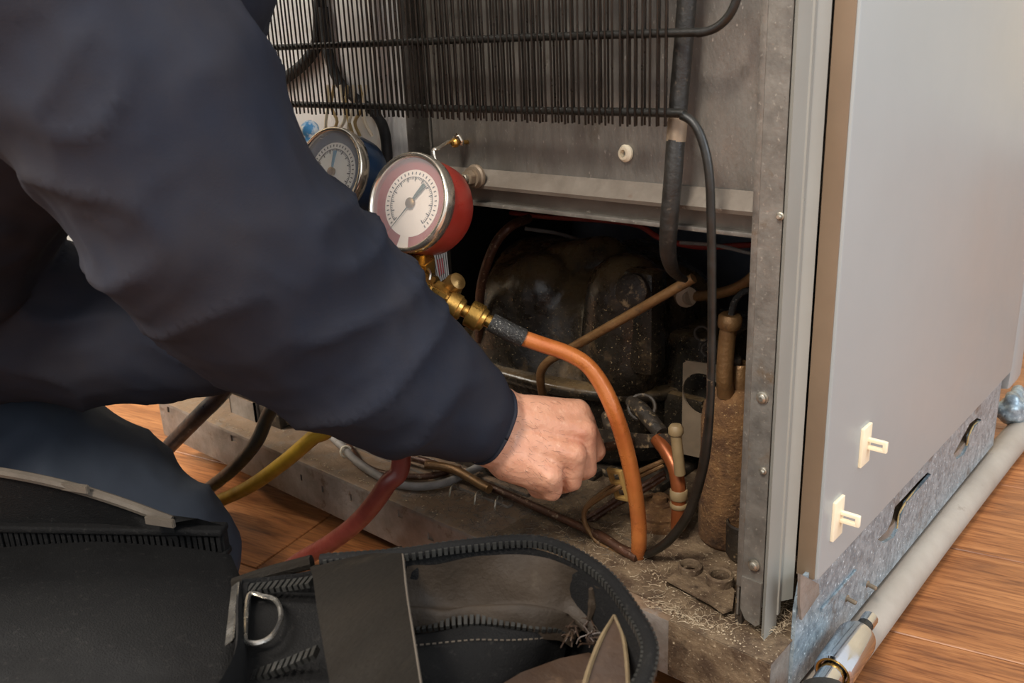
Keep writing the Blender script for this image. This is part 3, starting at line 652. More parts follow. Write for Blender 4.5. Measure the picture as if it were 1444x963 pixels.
for k in range(6):
    u0, u1 = .08+k*.16, .13+k*.16
    A = ca_[0].lerp(ca_[1], u0); B = ca_[0].lerp(ca_[1], u1); Cc = ca_[3].lerp(ca_[2], u1); D = ca_[3].lerp(ca_[2], u0)
    obj('card_stripe', prism([q-_fw*.0003 for q in (A, B, Cc.lerp(B, .1), D.lerp(A, .1))], _fw*.0003), M['ink'], card, flat=True)
def cq(u, v): return ca_[0].lerp(ca_[1], u).lerp(ca_[3].lerp(ca_[2], u), v)-_fw*.0005
for u in (.26, .42, .58): obj('red_mark', prism([cq(u, .42), cq(u+.09, .40), cq(u+.09, .78), cq(u, .74)], _fw*.0004), M['redprint'], card, flat=True)
# outlet fittings and side valve
e0 = atd(583, 397, 0.625); e1 = atd(661, 439, 0.620); ed = (e1-e0).normalized()
obj('outlet_hex', join(hexnut(e0+ed*.004, ed, .0098, .009), hexnut(e0+ed*.0145, ed, .0092, .011), tube([e0, e0+ed*.036], .0062, 14, 1)), M['brass'], MF, .4)
def knurl(c, ax, r, h, par, nm='knurled_nut'):
    n = 34; rows = 7; u, v, a = frame_of(ax); c = V(c); vs, fs = [], []
    prof = [(r*.72, 0), (r*.9, .0005)]+[(r, .001+h*.62*i/rows) for i in range(rows+1)]+[(r*.9, h*.74), (r*.86, h*.8), (r*.80, h*.95), (r*.6, h)]
    for i, (rr, hh) in enumerate(prof):
        for j in range(n):
            t = 2*PI*j/n; k = (.09*r if (i+j) % 2 else 0) if 2 <= i <= rows+2 else 0
            vs.append(c+a*hh+(u*math.cos(t)+v*math.sin(t))*(rr-k))
    m = len(prof)
    for i in range(m-1):
        for j in range(n): fs.append([i*n+j, i*n+(j+1) % n, (i+1)*n+(j+1) % n, (i+1)*n+j])
    fs.append(list(range(n))[::-1]); fs.append([(m-1)*n+j for j in range(n)])
    return obj(nm, (vs, fs), M['brass'], par, .35)
knurl(atd(630, 426, 0.620), ed, .0092, .0125, MF)
obj('nipple', tube([atd(640, 432, 0.620), atd(664, 442, 0.619)], .0045, 14, 1), M['brass'], MF)
vc = atd(634, 408, 0.632)
vl = obj('side_valve', join(lathe([(.004, -.008), (.0075, -.006), (.008, 0), (.0075, .004), (.004, .006)], vc, (_rt*.4-_fw*.6+_dn*-.3), 16), tube([vc, vc+_dn*.012-_rt*.008], .0055, 12, 1)), M['brassdark'], MF)
obj('valve_cap', lathe([(.0065, 0), (.007, .002), (.006, .007), (.002, .009)], atd(638, 402, 0.622), (_rt*.5-_fw*.6-_dn*.3), 14), M['brassdark'], MF)
# hanging hook from the gauge set to the stud on the panel
hkp = hk+V((0, -.010, .003))
obj('hanging_hook', tube([RC-a_*.028+up_*.024, atd(611, 215, 0.642), atd(618, 209, 0.645), hkp+V((-.004, -.001, .0)), hkp+V((0, 0, .003)), hkp+V((.003, .001, -.001)), hkp+V((.002, .002, -.004))], .0014, 8, 5), M['chrome'], MF)
obj('hook_tail', tube([atd(655, 262, 0.630), atd(659, 290, 0.630), atd(661, 315, 0.630)], .0010, 6, 3), M['chrome'], MF)
bk_ = atd(437, 183, 0.745)
obj('valve_knob', blob([capsule(bk_, .0075, bk_, .0075), capsule(bk_+V((0, 0, -.012)), .0085, bk_+V((0, 0, -.013)), .0085)], .0012, 3), M['blueball'], MF)
obj('knob_stem', tube([bk_+V((0, 0, -.012)), bar0], .004, 10, 1), M['brassdark'], MF)

# ------------------------------------------------------------------ copper service tube plugged into the manifold
ST = thing('service_tube', 'orange copper tube curving from the brass manifold down to the dusty tray', 'tube', atz(900, 784, ZT))
knurl(atd(660, 440, 0.619), ed, .0096, .0135, ST)
obj('ferrule', tube([atd(676, 447, 0.618), atd(694, 455, 0.618)], .0046, 14, 1), M['brass'], ST)
obj('rubber_sleeve', tube([atd(692, 454, 0.618), atd(715, 466, 0.618), atd(738, 477, 0.620)], .0066, 16, 3), M['blackrub'], ST)
obj('tube', tube([atd(730, 474, 0.620), atd(765, 486, 0.622), atd(800, 498, 0.623), atd(828, 515, 0.625), atd(850, 545, 0.628), atd(868, 585, 0.632), atd(882, 630, 0.647), atd(893, 680, 0.664), atd(900, 730, 0.686), atd(901, 765, 0.699), atz(900, 784, ZT+.001)], [.0055]*4+[.0058]*7, 16, 6), M['orange'], ST)

# ------------------------------------------------------------------ charging hoses
M['h_yellow'] = mat('yellow_hose', 'b8912b', '9a7620', .5, 0, 50, [('5d4715', 60, .68, .1)], (120, .1))
M['h_red'] = mat('red_hose', '7d3a30', '682c24', .45, 0, 50, [('4a1d15', 60, .68, .1)], (120, .1))
M['h_black'] = mat('black_hose', '35342f', '2a2925', .4, 0, 50, None, (120, .1))
M['h_blue'] = mat('dark_blue_hose', '162533', '101b26', .4, 0, 50, None, (120, .1))
def hose(nm, lab, t, pts, tail, r, m):
    s = bar0+bd*t; P = [s, s+V((-.006, -.014, -.018))] + [aty(a, b, y) for a, b, y in pts] + [atz(a, b, r+.004) for a, b in tail]
    o = thing(nm, lab, 'hose', P[-1]-V((0, 0, r)), 'charging hoses hanging from the manifold')
    obj('hose_body', tube(P[1:], r, 14, 8), M[m], o)
    obj('end_fitting', lathe([(.005, 0), (.0085, .001), (.0085, .012), (r, .014), (r, .020)], P[0], P[1]-P[0], 16), M['brass'], o)
hose('blue_hose', 'dark blue hose crossing the left end of the tray', .02, [(322, 543, -.03), (282, 585, -.035), (236, 632, -.04)], [(200, 672), (160, 690), (90, 712)], .0082, 'h_blue')
hose('black_hose', 'thin black hose between the blue hose and the yellow hose', .05, [(386, 570, -.03), (362, 622, -.035), (330, 660, -.04), (290, 692, -.042)], [(240, 728), (190, 752)], .0064, 'h_black')
hose('yellow_hose', 'yellow hose running down from behind the sleeve to the floor', .075, [(470, 590, -.03), (440, 618, -.035), (400, 652, -.04), (352, 686, -.042), (300, 711, -.045)], [(240, 745), (160, 810)], .0066, 'h_yellow')
hose('red_hose', 'dull red hose arching over the tray front to the bag', .10, [(566, 640, -.035), (545, 684, -.045), (510, 730, -.05), (468, 764, -.055), (420, 792, -.057)], [(388, 818), (350, 846)], .0075, 'h_red')

# ------------------------------------------------------------------ person
M['jacket'] = mat('navy_work_jacket', '20242f', '28272c', .85, 0, 16, None, (900, .12), rvar=.05, spec=.2)
M['trousers'] = mat('dark_blue_trousers', '262e3a', '1f252f', .85, 0, 9, None, (900, .12), rvar=.05)
M['skin'] = mat('skin', 'cf9a7c', 'bd8468', .5, 0, 30, [('a8624c', 40, .55, .25), ('d8a88c', 160, .58, .15)], (320, .35), sss=.12)
M['hair'] = mat('dark_hair', '2a2018', '1d1610', .7)
M['boot'] = mat('black_boot', '1a1815', '24211d', .6)
kf = (215, 782); KN = atd(*kf, .80)
PR = thing('person', 'person in navy workwear kneeling, reaching a bare fist towards the compressor', 'person', V((KN.x-.2, KN.y-.1, 0)))
def pr(px, py, d, rp): return (atd(px, py, d), rp*d/FPX)
def chain(seq): return [capsule(seq[i][0], seq[i][1], seq[i+1][0], seq[i+1][1], 20) for i in range(len(seq)-1)]
near = [pr(690, 602, .628, 54), pr(650, 578, .612, 74), pr(560, 522, .585, 112), pr(420, 424, .553, 150), pr(292, 306, .515, 166), pr(190, 126, .50, 172), pr(50, -55, .52, 195)]
far = [pr(345, 478, .68, 66), pr(290, 480, .69, 76), pr(200, 468, .72, 90), pr(130, 458, .74, 98), pr(-40, 452, .75, 98), pr(-90, 200, .73, 100), pr(30, -60, .70, 115)]
torso = [pr(70, -60, .66, 262), pr(-110, 125, .70, 210), pr(-235, 335, .74, 200), pr(-300, 480, .80, 230)]
SHR, SHL = near[-1][0], far[-1][0]
def ridge(x): return (1-abs(x))**4
def folds(c, n):
    w_ = V((noise.noise(c*9), noise.noise(c*9+V((5, 1, 2))), noise.noise(c*9+V((2, 7, 4)))))*.05
    q = c+w_
    return (.0075*noise.noise(q*11))+.0060*(ridge(noise.noise(V((q.x*10+q.y*8, q.y*9-q.z*9, q.z*16))))-.3)+.0012*ridge(noise.noise(q*34))
cuffdir = (near[0][0]-near[1][0]).normalized()
nose_cut = near[0][0]
def foldsc(c, n):
    k = min(1, max(.35, (c-nose_cut).length/.10)); return folds(c, n)*k
jk_parts = chain(near)+chain(far)+chain(torso)+[capsule(SHR, .085, torso[0][0]+V((0, 0, .02)), .13, 20), capsule(SHL, .08, torso[0][0]+V((0, 0, .02)), .13, 20)]
jg = blob(jk_parts, .0045, 5, foldsc)
# trim the sleeve end flat at the cuff
def trim(g, p, nrm):
    bm = bmesh.new(); bv = [bm.verts.new(v) for v in g[0]]
    for f in g[1]: bm.faces.new([bv[i] for i in f])
    vs = [v for v in bm.verts if (v.co-p).length < .09]; es = [e for e in bm.edges if e.verts[0] in set(vs)] if False else [e for e in bm.edges if (e.verts[0].co-p).length < .09]
    fs = [f for f in bm.faces if (f.verts[0].co-p).length < .09]
    bmesh.ops.bisect_plane(bm, geom=vs+es+fs, plane_co=p, plane_no=nrm, clear_outer=True)
    bm.verts.index_update(); r = ([v.co.copy() for v in bm.verts], [[v.index for v in f.verts] for f in bm.faces]); bm.free(); return r
cn = (cuffdir*.85+_rt*.25+_dn*.0).normalized()
cp_ = near[0][0]
jg = trim(jg, cp_, cn)
jk = obj('jacket', jg, M['jacket'], PR, 3)
# cuff hem: thick band around the opening
def hem(p, nrm, g, nm):
    u, v, a = frame_of(nrm); pts = []
    for v_ in g[0]:
        if abs((v_-p).dot(a)) < .0006 and (v_-p).length < .06: pts.append(v_)
    c = sum(pts, V())/len(pts); pts.sort(key=lambda q: math.atan2((q-c).dot(u), (q-c).dot(v)))
    pts = pts[::max(1, len(pts)//26)]; pts = pts+[pts[0]]
    return c, tube(pts, .0017, 8, 3, False)
hc, hg = hem(cp_, cn, jg, 'cuff'); obj('cuff_hem', hg, M['jacket'], jk, 3)
# shoulder seam roll
sm = [atd(*q) for q in ((170, -10, .44), (240, 14, .455), (300, 38, .47), (352, 62, .492))]
# hand
HK = dict(
 W1=pr(700, 590, .634, 47), W2=pr(692, 616, .630, 44), W0=pr(640, 575, .622, 50),
 K1=pr(815, 581, .653, 19), K2=pr(821, 608, .648, 21), K3=pr(806, 640, .640, 21), K4=pr(772, 669, .634, 22),
 P1=pr(839, 636, .668, 15.5), P2=pr(826, 660, .661, 16), P3=pr(806, 678, .653, 15.5), P4=pr(778, 692, .645, 14.5))
D = HK
def X(*k): return [D[i] for i in k]
hand = chain(X('W0', 'W1'))+chain(X('W0', 'W2'))
for k, p in (('K1', 'P1'), ('K2', 'P2'), ('K3', 'P3'), ('K4', 'P4')):
    w_ = 'W1' if k in ('K1', 'K2') else 'W2'
    hand += chain([(D[w_][0].lerp(D[k][0], .25), D[w_][1]*.72), (D[k][0], D[k][1])])
    hand += chain([D[k], D[p]])
hand += chain([pr(740, 605, .648, 44), pr(795, 615, .655, 34)])+chain([pr(722, 640, .636, 40), pr(765, 665, .640, 30)])
for p, dp, tp_ in (('P1', (812, 652, .690, 14), (790, 628, .684, 13)), ('P2', (798, 670, .684, 14), (775, 645, .680, 13)), ('P3', (780, 684, .675, 14), (760, 660, .672, 13)), ('P4', (758, 690, .664, 13), (742, 668, .664, 12))):
    hand += chain([D[p], pr(*dp), pr(*tp_)])
hand += chain([pr(715, 580, .662, 30), pr(772, 590, .686, 20), pr(815, 612, .698, 17), pr(832, 640, .705, 15)])
for k, w_ in (('K1', 'W1'), ('K2', 'W1'), ('K3', 'W2'), ('K4', 'W2')):       # tendons
    a0 = D[w_][0].lerp(D[k][0], .45); hand.append(capsule(a0-_fw*D[w_][1]*.50, .003, D[k][0]-_fw*D[k][1]*.62, .0052, 10))
def hd(c, n): return .0007*noise.noise(c*60)+.00035*noise.noise(c*180)
hand_g = blob(hand, .0013, 5, hd)
def simple_hand(w0, d_, up_v, s=1):
    side_ = d_.cross(up_v).normalized(); g = [capsule(w0, .024, w0+d_*.06, .03)]
    for k in range(4):
        b_ = w0+d_*.085+side_*(.03-.02*k); g += [capsule(w0+d_*.03+side_*(.012-.008*k), .016, b_, .011), capsule(b_, .0105, b_+d_*.03-up_v*.02, .0095), capsule(b_+d_*.03-up_v*.02, .0095, b_+d_*.012-up_v*.042, .009)]
    t0 = w0+d_*.02+side_*.02; g += [capsule(t0, .014, t0+d_*.035+side_*.03, .011), capsule(t0+d_*.035+side_*.03, .011, t0+d_*.065+side_*.03-up_v*.02, .009)]
    return blob(g, .0022, 3)
fw0 = far[0][0]; fd = (atd(300, 462, .715)-fw0).normalized()
far_hand = simple_hand(fw0, fd, V((0, 0, 1)))
HD = SHR.lerp(SHL, .5)+V((.07, .05, .21))
hf = (V((-.15, .1, .12))-HD); hf.z *= .5; hf.normalize(); hu = V((0, 0, 1)); hu = (hu-hf*hu.dot(hf)).normalized(); hs_ = hf.cross(hu)
def H(f, u, s): return HD+hf*f+hu*u+hs_*s
head_g = blob([capsule(H(-.02, .03, 0), .078, H(.012, .0, 0), .072), capsule(H(.03, -.05, 0), .05, H(.045, -.085, 0), .03), capsule(H(.082, .0, 0), .009, H(.098, -.03, 0), .013), capsule(H(.076, .02, -.05), .01, H(.076, .02, .05), .01),
   capsule(H(.07, -.055, -.018), .008, H(.07, -.055, .018), .008), capsule(H(.0, -.01, .078), .014, H(-.008, .02, .082), .016), capsule(H(.0, -.01, -.078), .014, H(-.008, .02, -.082), .016),
   capsule(H(-.02, -.04, 0), .055, torso[0][0]+V((0, 0, .10)), .065)], .0035, 3)
body_inner = blob(chain([(p, r*.6) for p, r in near[1:]]+[(torso[0][0], .10)])+chain([(p, r*.6) for p, r in far]+[(torso[0][0], .10)])+chain([(p, r*.8) for p, r in torso])+[capsule(torso[0][0], .1, torso[0][0]+V((0, 0, .12)), .06)], .008, 2)
hairs_g = []
for v_ in random.sample(hand_g[0], len(hand_g[0])):
    q_ = v_-CAM; d_ = q_.length; px_ = q_.dot(_rt)/q_.dot(_fw)*FPX+722; py_ = q_.dot(_dn)/q_.dot(_fw)*FPX+481.5
    if 705 < px_ < 800 and d_ < .632+(px_-700)*.0002 and random.random() < .5:
        e1_ = v_+(_rt*random.uniform(.3, 1)+_dn*random.uniform(-.2, .8))*random.uniform(.003, .006)-_fw*.0008
        hairs_g.append(tube([v_, v_.lerp(e1_, .5)-_fw*.0006, e1_], .00006, 3, 2, False))
    if len(hairs_g) > 170: break
hair_part = stuff(obj('arm_hair', join(*hairs_g), M['hair'], PR))
body = obj('body', join(hand_g, far_hand, head_g, body_inner), M['skin'], PR, 3)
obj('hair', blob([capsule(H(-.035, .045, 0), .079, H(.0, .05, 0), .070), capsule(H(-.05, -.01, 0), .065, H(-.05, .0, 0), .065)], .004, 2, lambda c, n: .003*noise.noise(c*70)), M['hair'], PR, 3)
for s in (-1, 1): obj('eye', lathe([(.001, -.011), (.008, -.008), (.011, 0), (.008, .008), (.001, .011)], H(.066, .003, .03*s), hf, 14), M['ivory'], PR)
# trousers: near leg kneels on the floor behind the bag
hip = torso[-1][0]
lk = KN; rk = 105*.80/FPX; lk.z = max(lk.z, rk*.95)
th = [(hip, .125), pr(-160, 560, .88, 140), pr(-73, 617, .86, 136), pr(7, 672, .84, 134), pr(117, 732, .82, 126), (lk, rk)]
back = V((hip.x-lk.x, hip.y-lk.y, 0)).normalized()
sh = [(lk, rk), (V((lk.x, lk.y, .07))+back*.2, .06), (V((lk.x, lk.y, .06))+back*.40, .048)]
off = V((-back.y, back.x, 0)); off = off if off.y > 0 else -off
fk = lk+off*.16+back*.14
th2 = [(hip+off*.12, .12), (V((fk.x, fk.y, .10)), .085)]; sh2 = [(V((fk.x, fk.y, .08)), .075), (V((fk.x, fk.y, .06))+back*.36, .045)]
def legfold(c, n): return folds(c, n)*.8
tg = blob(chain(th)+chain(sh)+chain(th2)+chain(sh2)+[capsule(hip, .13, hip+off*.12, .13)], .005, 5, legfold)
obj('trousers', tg, M['trousers'], PR, 3)
for e in (sh[-1][0], sh2[-1][0]):
    obj('boot', blob([capsule(e, .045, e+back*.06+V((0, 0, -.01)), .042), capsule(V((e.x, e.y, .04))+back*.05, .038, V((e.x, e.y, .033))+back*.09+V((0, 0, 0)), .03)], .005, 3), M['boot'], PR, 3)

# ------------------------------------------------------------------ open tool bag in the foreground
M['bagblack'] = mat('black_nylon', '100f0f', '171615', .8, 0, 12, [('242220', 300, .58, .1)], (900, .5), spec=.15)
M['baglining'] = mat('grey_brown_lining', '352b21', '231c15', .7, 0, 14, [('524a3e', 20, .62, .2)], (200, .5), spec=.25)
M['webbing'] = mat('worn_olive_webbing', '1c1711', '15110c', .8, 0, 30, [('2c251c', 30, .62, .15)], (700, .6), stretch=(1, .25, 1), spec=.15)
M['leather'] = mat('brown_leather', '3d2b1d', '2b1d13', .55, 0, 22, [('5d4833', 60, .56, .2)], (120, .3))
M['teeth'] = mat('dark_zip_teeth', '3b3a37', '252422', .35, .3, 60)
M['beige'] = mat('beige_piping', '5d5347', '4a4137', .75, 0, 30, None, (400, .2))
M['tan'] = mat('frayed_tan_edge', '6b5a3f', '54452f', .85, 0, 60, None, (300, .4))
M['steel'] = mat('nickel_plate', 'd6d0c6', 'c4beb4', .22, .95, 30)
BG = thing('tool_bag', 'worn black tool bag lying open in front of the tray', 'bag', (-.14, -.24, 0))
_q = [atz(338, 828, .172), atz(326, 985, .172), atz(334, 905, .172)]
rim = [(_q[0].x, _q[0].y), (-.165, -.204), (-.128, -.1777), (-.109, -.1533), (-.0784, -.1246), (-.039, -.127), (-.0047, -.1457), (.020, -.168), (.030, -.205), (.020, -.250), (-.03, -.300), (-.09, -.325), (_q[1].x, _q[1].y), (_q[2].x, _q[2].y)]
ZR = .19
def loopz(i): return ZR-.018*max(0, min(1, (-.14-rim[i][0])/.10))
R3 = [V((x, y, loopz(i))) for i, (x, y) in enumerate(rim)]
cen = sum(R3, V())/len(R3)
Rs = smooth_path(R3+[R3[0]], 6)[:-1]
def ringoff(s, dz, zabs=None):
    return [V((cen.x+(p.x-cen.x)*s, cen.y+(p.y-cen.y)*s, p.z+dz if zabs is None else zabs)) for p in Rs]
def loft(rings, closed=True, amp=0, sc=30, seed=0):
    vs, fs = [], []; n = len(rings[0])
    for r in rings:
        for p in r: vs.append(p+(V((noise.noise(p*sc+V((seed, 0, 0))), noise.noise(p*sc+V((0, seed, 9))), noise.noise(p*sc+V((4, 0, seed)))))*amp if amp else V((0, 0, 0))))
    for i in range(len(rings)-1):
        for j in range(n if closed else n-1): fs.append([i*n+j, i*n+(j+1) % n, (i+1)*n+(j+1) % n, (i+1)*n+j])
    return vs, fs
shell_g = loft([ringoff(.93, 0, .001), ringoff(1.0, 0, .012), ringoff(1.03, 0, .06), ringoff(1.03, 0, .11), ringoff(1.01, -.03), ringoff(1.0, -.003), ringoff(.985, 0), ringoff(.965, -.006), ringoff(.95, -.04), ringoff(.93, 0, .07), ringoff(.90, 0, .03)], True, .003, 18)
shell_g[1].append(list(range(len(Rs)))); shell_g[1].append([10*len(Rs)+j for j in range(len(Rs))])
bag = obj('bag_shell', shell_g, M['bagblack'], BG, 2)
# zip chain along the rim
def teeth(path, w, h, pitch, up, nm, par, mt='teeth', side=None):
    p = smooth_path(path, 10); gs = []; acc = 0; last = p[0]
    for i in range(1, len(p)):
        seg = (p[i]-last).length; acc += seg
        if acc >= pitch:
            acc = 0; t = (p[i]-p[i-1]).normalized(); s = t.cross(V(up)).normalized(); u = s.cross(t).normalized(); c = p[i]
            L = pitch*.62; gs.append(prism([c-t*L/2-s*w/2-u*h/2, c+t*L/2-s*w/2-u*h/2, c+t*L/2+s*w/2-u*h/2, c-t*L/2+s*w/2-u*h/2], u*h))
        last = p[i]
    return stuff(obj(nm, join(*gs), M[mt], par, flat=True))
def dense(path, k): return smooth_path(path, k)
rimback = [p+V((0, 0, .0035)) for p in R3[1:10]]
zt_ = obj('zip_tape', tube(rimback, .0036, 8, 6), M['bagblack'], BG, 2)
teeth(dense(rimback, 12), .008, .0038, .0032, (0, 0, 1), 'zip_teeth', BG)
# lining sagging from the rim to the inner pocket zip
zip2 = [atz(575, 892, .160), atz(620, 887, .162), atz(670, 882, .163), atz(720, 885, .162), atz(760, 890, .160), atz(790, 892, .156), atz(812, 905, .150)]
rimin = [atz(570, 800, .188), atz(650, 790, .187), atz(720, 784, .187), atz(780, 790, .187), atz(830, 812, .187), atz(868, 850, .187), atz(885, 880, .186)]
k = 8
A_ = smooth_path(rimin, k); B_ = smooth_path(zip2, k)
def lerpl(a, b, t, dz): return [p.lerp(q, t)+V((0, 0, dz)) for p, q in zip(a, b)]
def sag(t): return -.014*math.sin(PI*min(1, t/.62)) if t < .62 else .007*math.sin(PI*(t-.62)/.38)
obj('lining', loft([lerpl(A_, B_, t/16, sag(t/16)) for t in range(17)], False, .0075, 38, 3), M['baglining'], BG, 2)
f2 = [atz(560, 990, .150), atz(620, 985, .150), atz(670, 980, .146), atz(710, 975, .142), atz(745, 960, .138), atz(770, 945, .136), atz(795, 930, .136)]
F_ = smooth_path(f2, k)
obj('inner_pocket', loft([B_, lerpl(B_, F_, .15, .004), lerpl(B_, F_, .5, .006), F_, [p+V((.0, -.02, -.04)) for p in F_]], False, .002, 30, 8), M['bagblack'], BG, 2)
teeth(dense([p+V((0, 0, .003)) for p in zip2], 12), .0062, .0024, .0030, (0, -.3, 1), 'pocket_zip_teeth', BG)
st_ = [p.lerp(q, .38)+V((0, 0, .0068)) for p, q in zip(B_, F_)]
teeth(st_, .0007, .0006, .0030, (0, 0, 1), 'stitching', BG, 'beige')
# brown leather bottom and a torn stiff flap
fl = [atz(690, 975, .152), atz(735, 948, .152), atz(790, 928, .152), atz(830, 920, .152), atz(870, 935, .152), atz(900, 990, .152), atz(800, 1010, .152)]
obj('leather_floor', prism(fl, (0, 0, -.004)), M['leather'], BG)
ap = atz(866, 868, .185)
flp = [ap, atz(848, 900, .182), atz(832, 940, .178), atz(822, 975, .175), atz(886, 985, .173), atz(884, 935, .178), atz(878, 895, .182)]
tf = obj('torn_flap', prism(flp, _fw*.003, .0008), M['leather'], BG)
obj('frayed_edge', tube([ap, flp[1], flp[2], flp[3]], [.0008, .0013, .0014, .0015], 7, 5), M['tan'], tf)
obj('frayed_edge', tube([ap, flp[6], flp[5], flp[4]], [.0009, .0011, .0011, .0011], 7, 5), M['tan'], tf)
obj('fold_tab', tube([atz(833, 830, .185), atz(838, 850, .176), atz(832, 872, .166)], [.0012, .0034, .0016], 8, 5), M['baglining'], BG)
gsf = []
for i in range(34):
    c = atz(random.uniform(800, 850), random.uniform(880, 915), .160)
    gsf.append(tube([c, c+V((random.uniform(-.006, .006), random.uniform(-.006, .006), random.uniform(0, .006))), c+V((random.uniform(-.009, .009), random.uniform(-.009, .009), random.uniform(-.004, .006)))], .0004, 4, 3))
stuff(obj('frayed_threads', join(*gsf), M['leather'], BG))
# wide webbing strap across the bag
zl = .1955
wl_ = [atz(437, 800, zl-.01), atz(440, 806, zl), atz(446, 850, zl+.002), atz(456, 910, zl), atz(470, 990, zl-.004)]
wr_ = [atz(562, 772, zl-.008), atz(566, 778, zl), atz(572, 835, zl+.003), atz(582, 900, zl+.002), atz(596, 990, zl-.003)]
LL, RR = smooth_path(wl_, 6), smooth_path(wr_, 6)
down_ = V((0, 0, -.0028))
g = loft([LL, lerpl(LL, RR, .33, .001), lerpl(LL, RR, .66, .0012), RR, [p+down_ for p in RR], [p+down_ for p in LL], LL], False)
ws = obj('webbing_strap', g, M['webbing'], BG, .6)
drop = [p+V((0, .004, -.045)) for p in (wl_[0], wr_[0])]
obj('strap_drop', prism([wl_[0], wr_[0], drop[1], drop[0]], (0, .0025, 0)), M['webbing'], BG)
obj('strap_edge', tube([p+V((0, 0, -.0012)) for p in wr_], .0012, 7, 5), M['beige'], ws)
# black side pouch at left with ribbed zip band, piping and tabs
B0, A0 = V((-.300, -.1865, 0)), V((-.445, -.288, 0))
e_ = (B0-A0).normalized(); n_ = V((e_.y, -e_.x, 0))          # n_ faces the camera side
Lp = (B0-A0).length
def PP(s, o, z): return A0+e_*s+n_*o+V((0, 0, z))
def slab(s0, s1, o0, o1, z0, z1, bev=.004):
    return [tuple(PP(v.x, v.y, v.z)) for v in box(s0, s1, o0, o1, z0, z1, bev, 3)[0]], box(s0, s1, o0, o1, z0, z1, bev, 3)[1]
LR = [atz(326, 782, .134), atz(340, 815, .142), atz(345, 855, .147), atz(340, 905, .148), atz(326, 985, .145), atz(312, 1040, .120)]
LF = [PP(0, -.002, .134), PP(0, .03, .142), PP(0, .07, .147), PP(0, .11, .148), PP(0, .16, .145), PP(0, .19, .12)]
rows = []
for l_, r_ in zip(LF, LR): rows.append([l_.lerp(r_, t/20)+V((0, 0, .006*math.sin(PI*t/20))) for t in range(21)])
bodyg = loft(rows+[[V((p.x, p.y, .003)) for p in rows[-1]], [V((p.x, p.y, .003)) for p in rows[0]], rows[0]], False, .0016, 24, 5)
for e in (0, 20): bodyg[1].append([i*21+e for i in range(8)])
pouch = obj('bag_lid', bodyg, M['bagblack'], BG, 2)
for z0 in (.130, .1475): obj('band_welt', slab(0, Lp+.001, -.010, .003, z0, z0+.005, .002), M['bagblack'], pouch)
obj('zip_band', slab(0, Lp, -.009, -.001, .132, .150, .001), M['bagblack'], pouch)
gz_ = []
for i in range(int(Lp/.0042)):
    s_ = .001+i*.0042+random.uniform(-.0004, .0004); gz_.append(slab(s_, s_+.0026, -.002, .0012, .1355, .1475, 0))
stuff(obj('band_ribs', join(*gz_), M['bagblack'], pouch, flat=True))
# flap top sloping back from the band to the piping
T0 = [PP(Lp*t/12, -.004, .152) for t in range(13)]
pa, pb = atz(-45, 662, .196), atz(242, 737, .160)
T1 = [pa.lerp(pb, t/12)+V((0, 0, .006*math.sin(PI*t/12))) for t in range(13)]
obj('pouch_top', loft([T0, lerpl(T0, T1, .5, .004), T1, [p+V((-.006, .008, -.03)) for p in T1]], False, .0015, 25, 2), M['bagblack'], pouch, 2)
obj('piping', tube([T1[i]+V((0, 0, .0015)) for i in (0, 3, 6, 9, 12)], .0034, 8, 5), M['beige'], pouch)
for a, b, zz in ((108, 686, .186), (228, 734, .166)):
    c = atz(a, b, zz); u_ = (atz(a+20, b+3, zz)-c).normalized(); v_ = V((0, 0, 1)); w_ = u_.cross(v_)
    obj('beige_tab', prism([c-u_*.011-v_*.0028, c+u_*.011-v_*.0028, c+u_*.011+v_*.0028, c-u_*.011+v_*.0028], w_*.003, .0005), M['beige'], pouch)
# metal bar and D-ring at the pouch end
b1, b2 = atz(331, 824, .178), atz(322, 908, .178)
db = (b2-b1).normalized(); sd = db.cross(_fw).normalized()
br = obj('strap_slider', prism([b1-sd*.0028, b1+sd*.0028, b2+sd*.0028, b2-sd*.0028], _fw*.003, .0006), M['steel'], BG)
obj('ring_loop', prism([b1+sd*.0, b1+_rt*.008, b2+_rt*.008, b2], _fw*.008, .001), M['bagblack'], BG)
dc = [atz(a, b, .1775) for a, b in ((345, 905), (362, 907), (381, 899), (394, 880), (396, 862), (388, 846), (372, 841), (350, 841))]
obj('d_ring', tube(dc+[dc[0]], .0014, 8, 5), M['steel'], br)
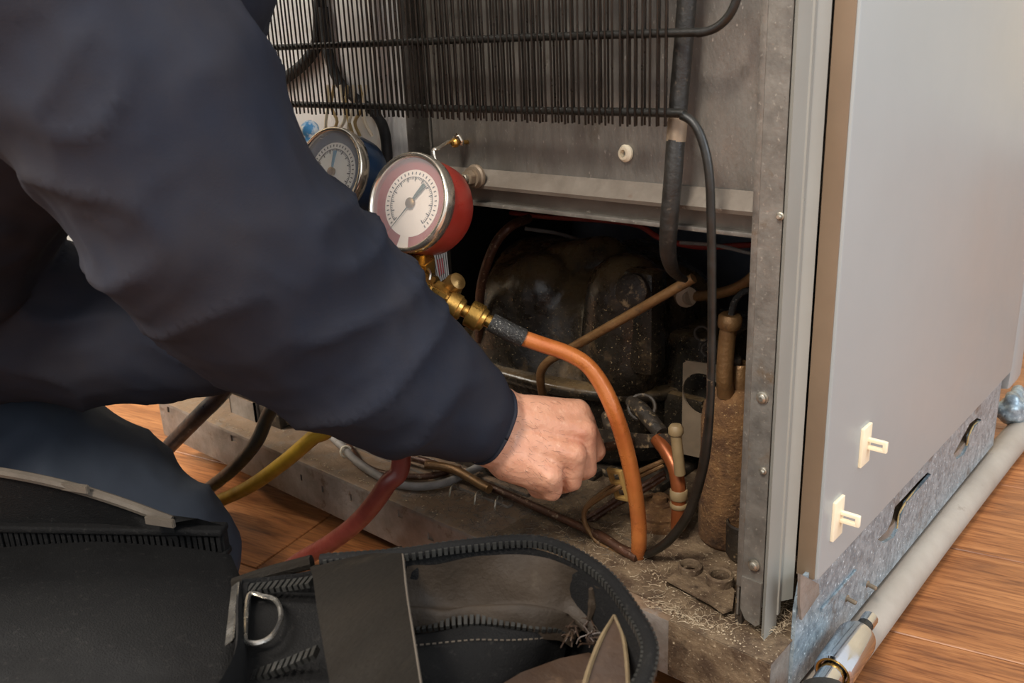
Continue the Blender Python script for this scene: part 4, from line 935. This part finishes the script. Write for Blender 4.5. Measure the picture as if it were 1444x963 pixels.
# body bridging pouch and open pocket, with the second zip
teeth(dense([atz(345, 832, .175), atz(380, 828, .178), atz(415, 824, .181), atz(440, 820, .184)], 12), .0075, .0030, .0036, (0, 0, 1), 'zip_teeth', BG)
teeth(dense([atz(330, 965, .165), atz(370, 950, .170), atz(410, 935, .176), atz(445, 920, .182)], 12), .0075, .0030, .0036, (0, 0, 1), 'zip_teeth', BG)
obj('top_cover', loft([[atz(a, b, .170) for a, b in ((336, 826), (370, 818), (480, 796))], [atz(a, b, .172) for a, b in ((336, 870), (390, 866), (520, 860))], [atz(a, b, .170) for a, b in ((330, 930), (390, 928), (540, 920))], [atz(a, b, .168) for a, b in ((322, 1000), (390, 1000), (560, 1000))]], False), M['bagblack'], BG, 2)
obj('saddle_edge', tube([atz(330, 825, .172), atz(380, 808, .178), atz(440, 792, .184)], .004, 8, 5), M['webbing'], BG)

# ------------------------------------------------------------------ chrome socket tool lying on the rail
M['toolchrome'] = mat('chrome_vanadium', 'd0d2d6', 'bfc2c8', .14, 1.0, 30, [('8a8c90', 60, .7, .1)])
t1, t0 = atz(1212, 894, .049), atz(1174, 950, .0485)
td = (t1-t0).normalized(); TL = (t1-t0).length
TS = thing('socket_wrench', 'chrome socket on a black handled driver lying beside the grey rail', 'wrench', (t0.x, t0.y-.06, 0))
r_ = .0132
obj('socket', lathe([(r_*.74, .003), (r_*.86, .0), (r_*.96, .001), (r_, .003), (r_, TL*.86), (r_*.92, TL*.94), (r_*.6, TL*.96)], t0, td, 32), M['toolchrome'], TS, .4)
obj('drive_bit', join(tube([t0+td*TL*.9, t0+td*(TL+.014)], .0052, 10, 1)), M['tubeblack'], TS)
obj('bit_tip', tube([t0+td*(TL+.012), t0+td*(TL+.022)], .0056, 12, 1), M['toolchrome'], TS)
obj('socket_ring', torus(t0+td*.001, td, r_*.8, .0012, 28, 6), M['brass'], TS)
obj('drive_shank', tube([t0-td*.022, t0+td*.006], .0085, 16, 1), M['toolchrome'], TS)
h0 = t0-td*.020; h1_ = V((h0.x+.065, h0.y-.105, .019))
obj('handle', lathe([(.012, 0), (.0175, .003), (.0185, .012), (.0165, .03), (.014, .05), (.0145, .09), (.0135, .12), (.009, .125)], h0, h1_-h0, 24), M['tubeblack'], TS)
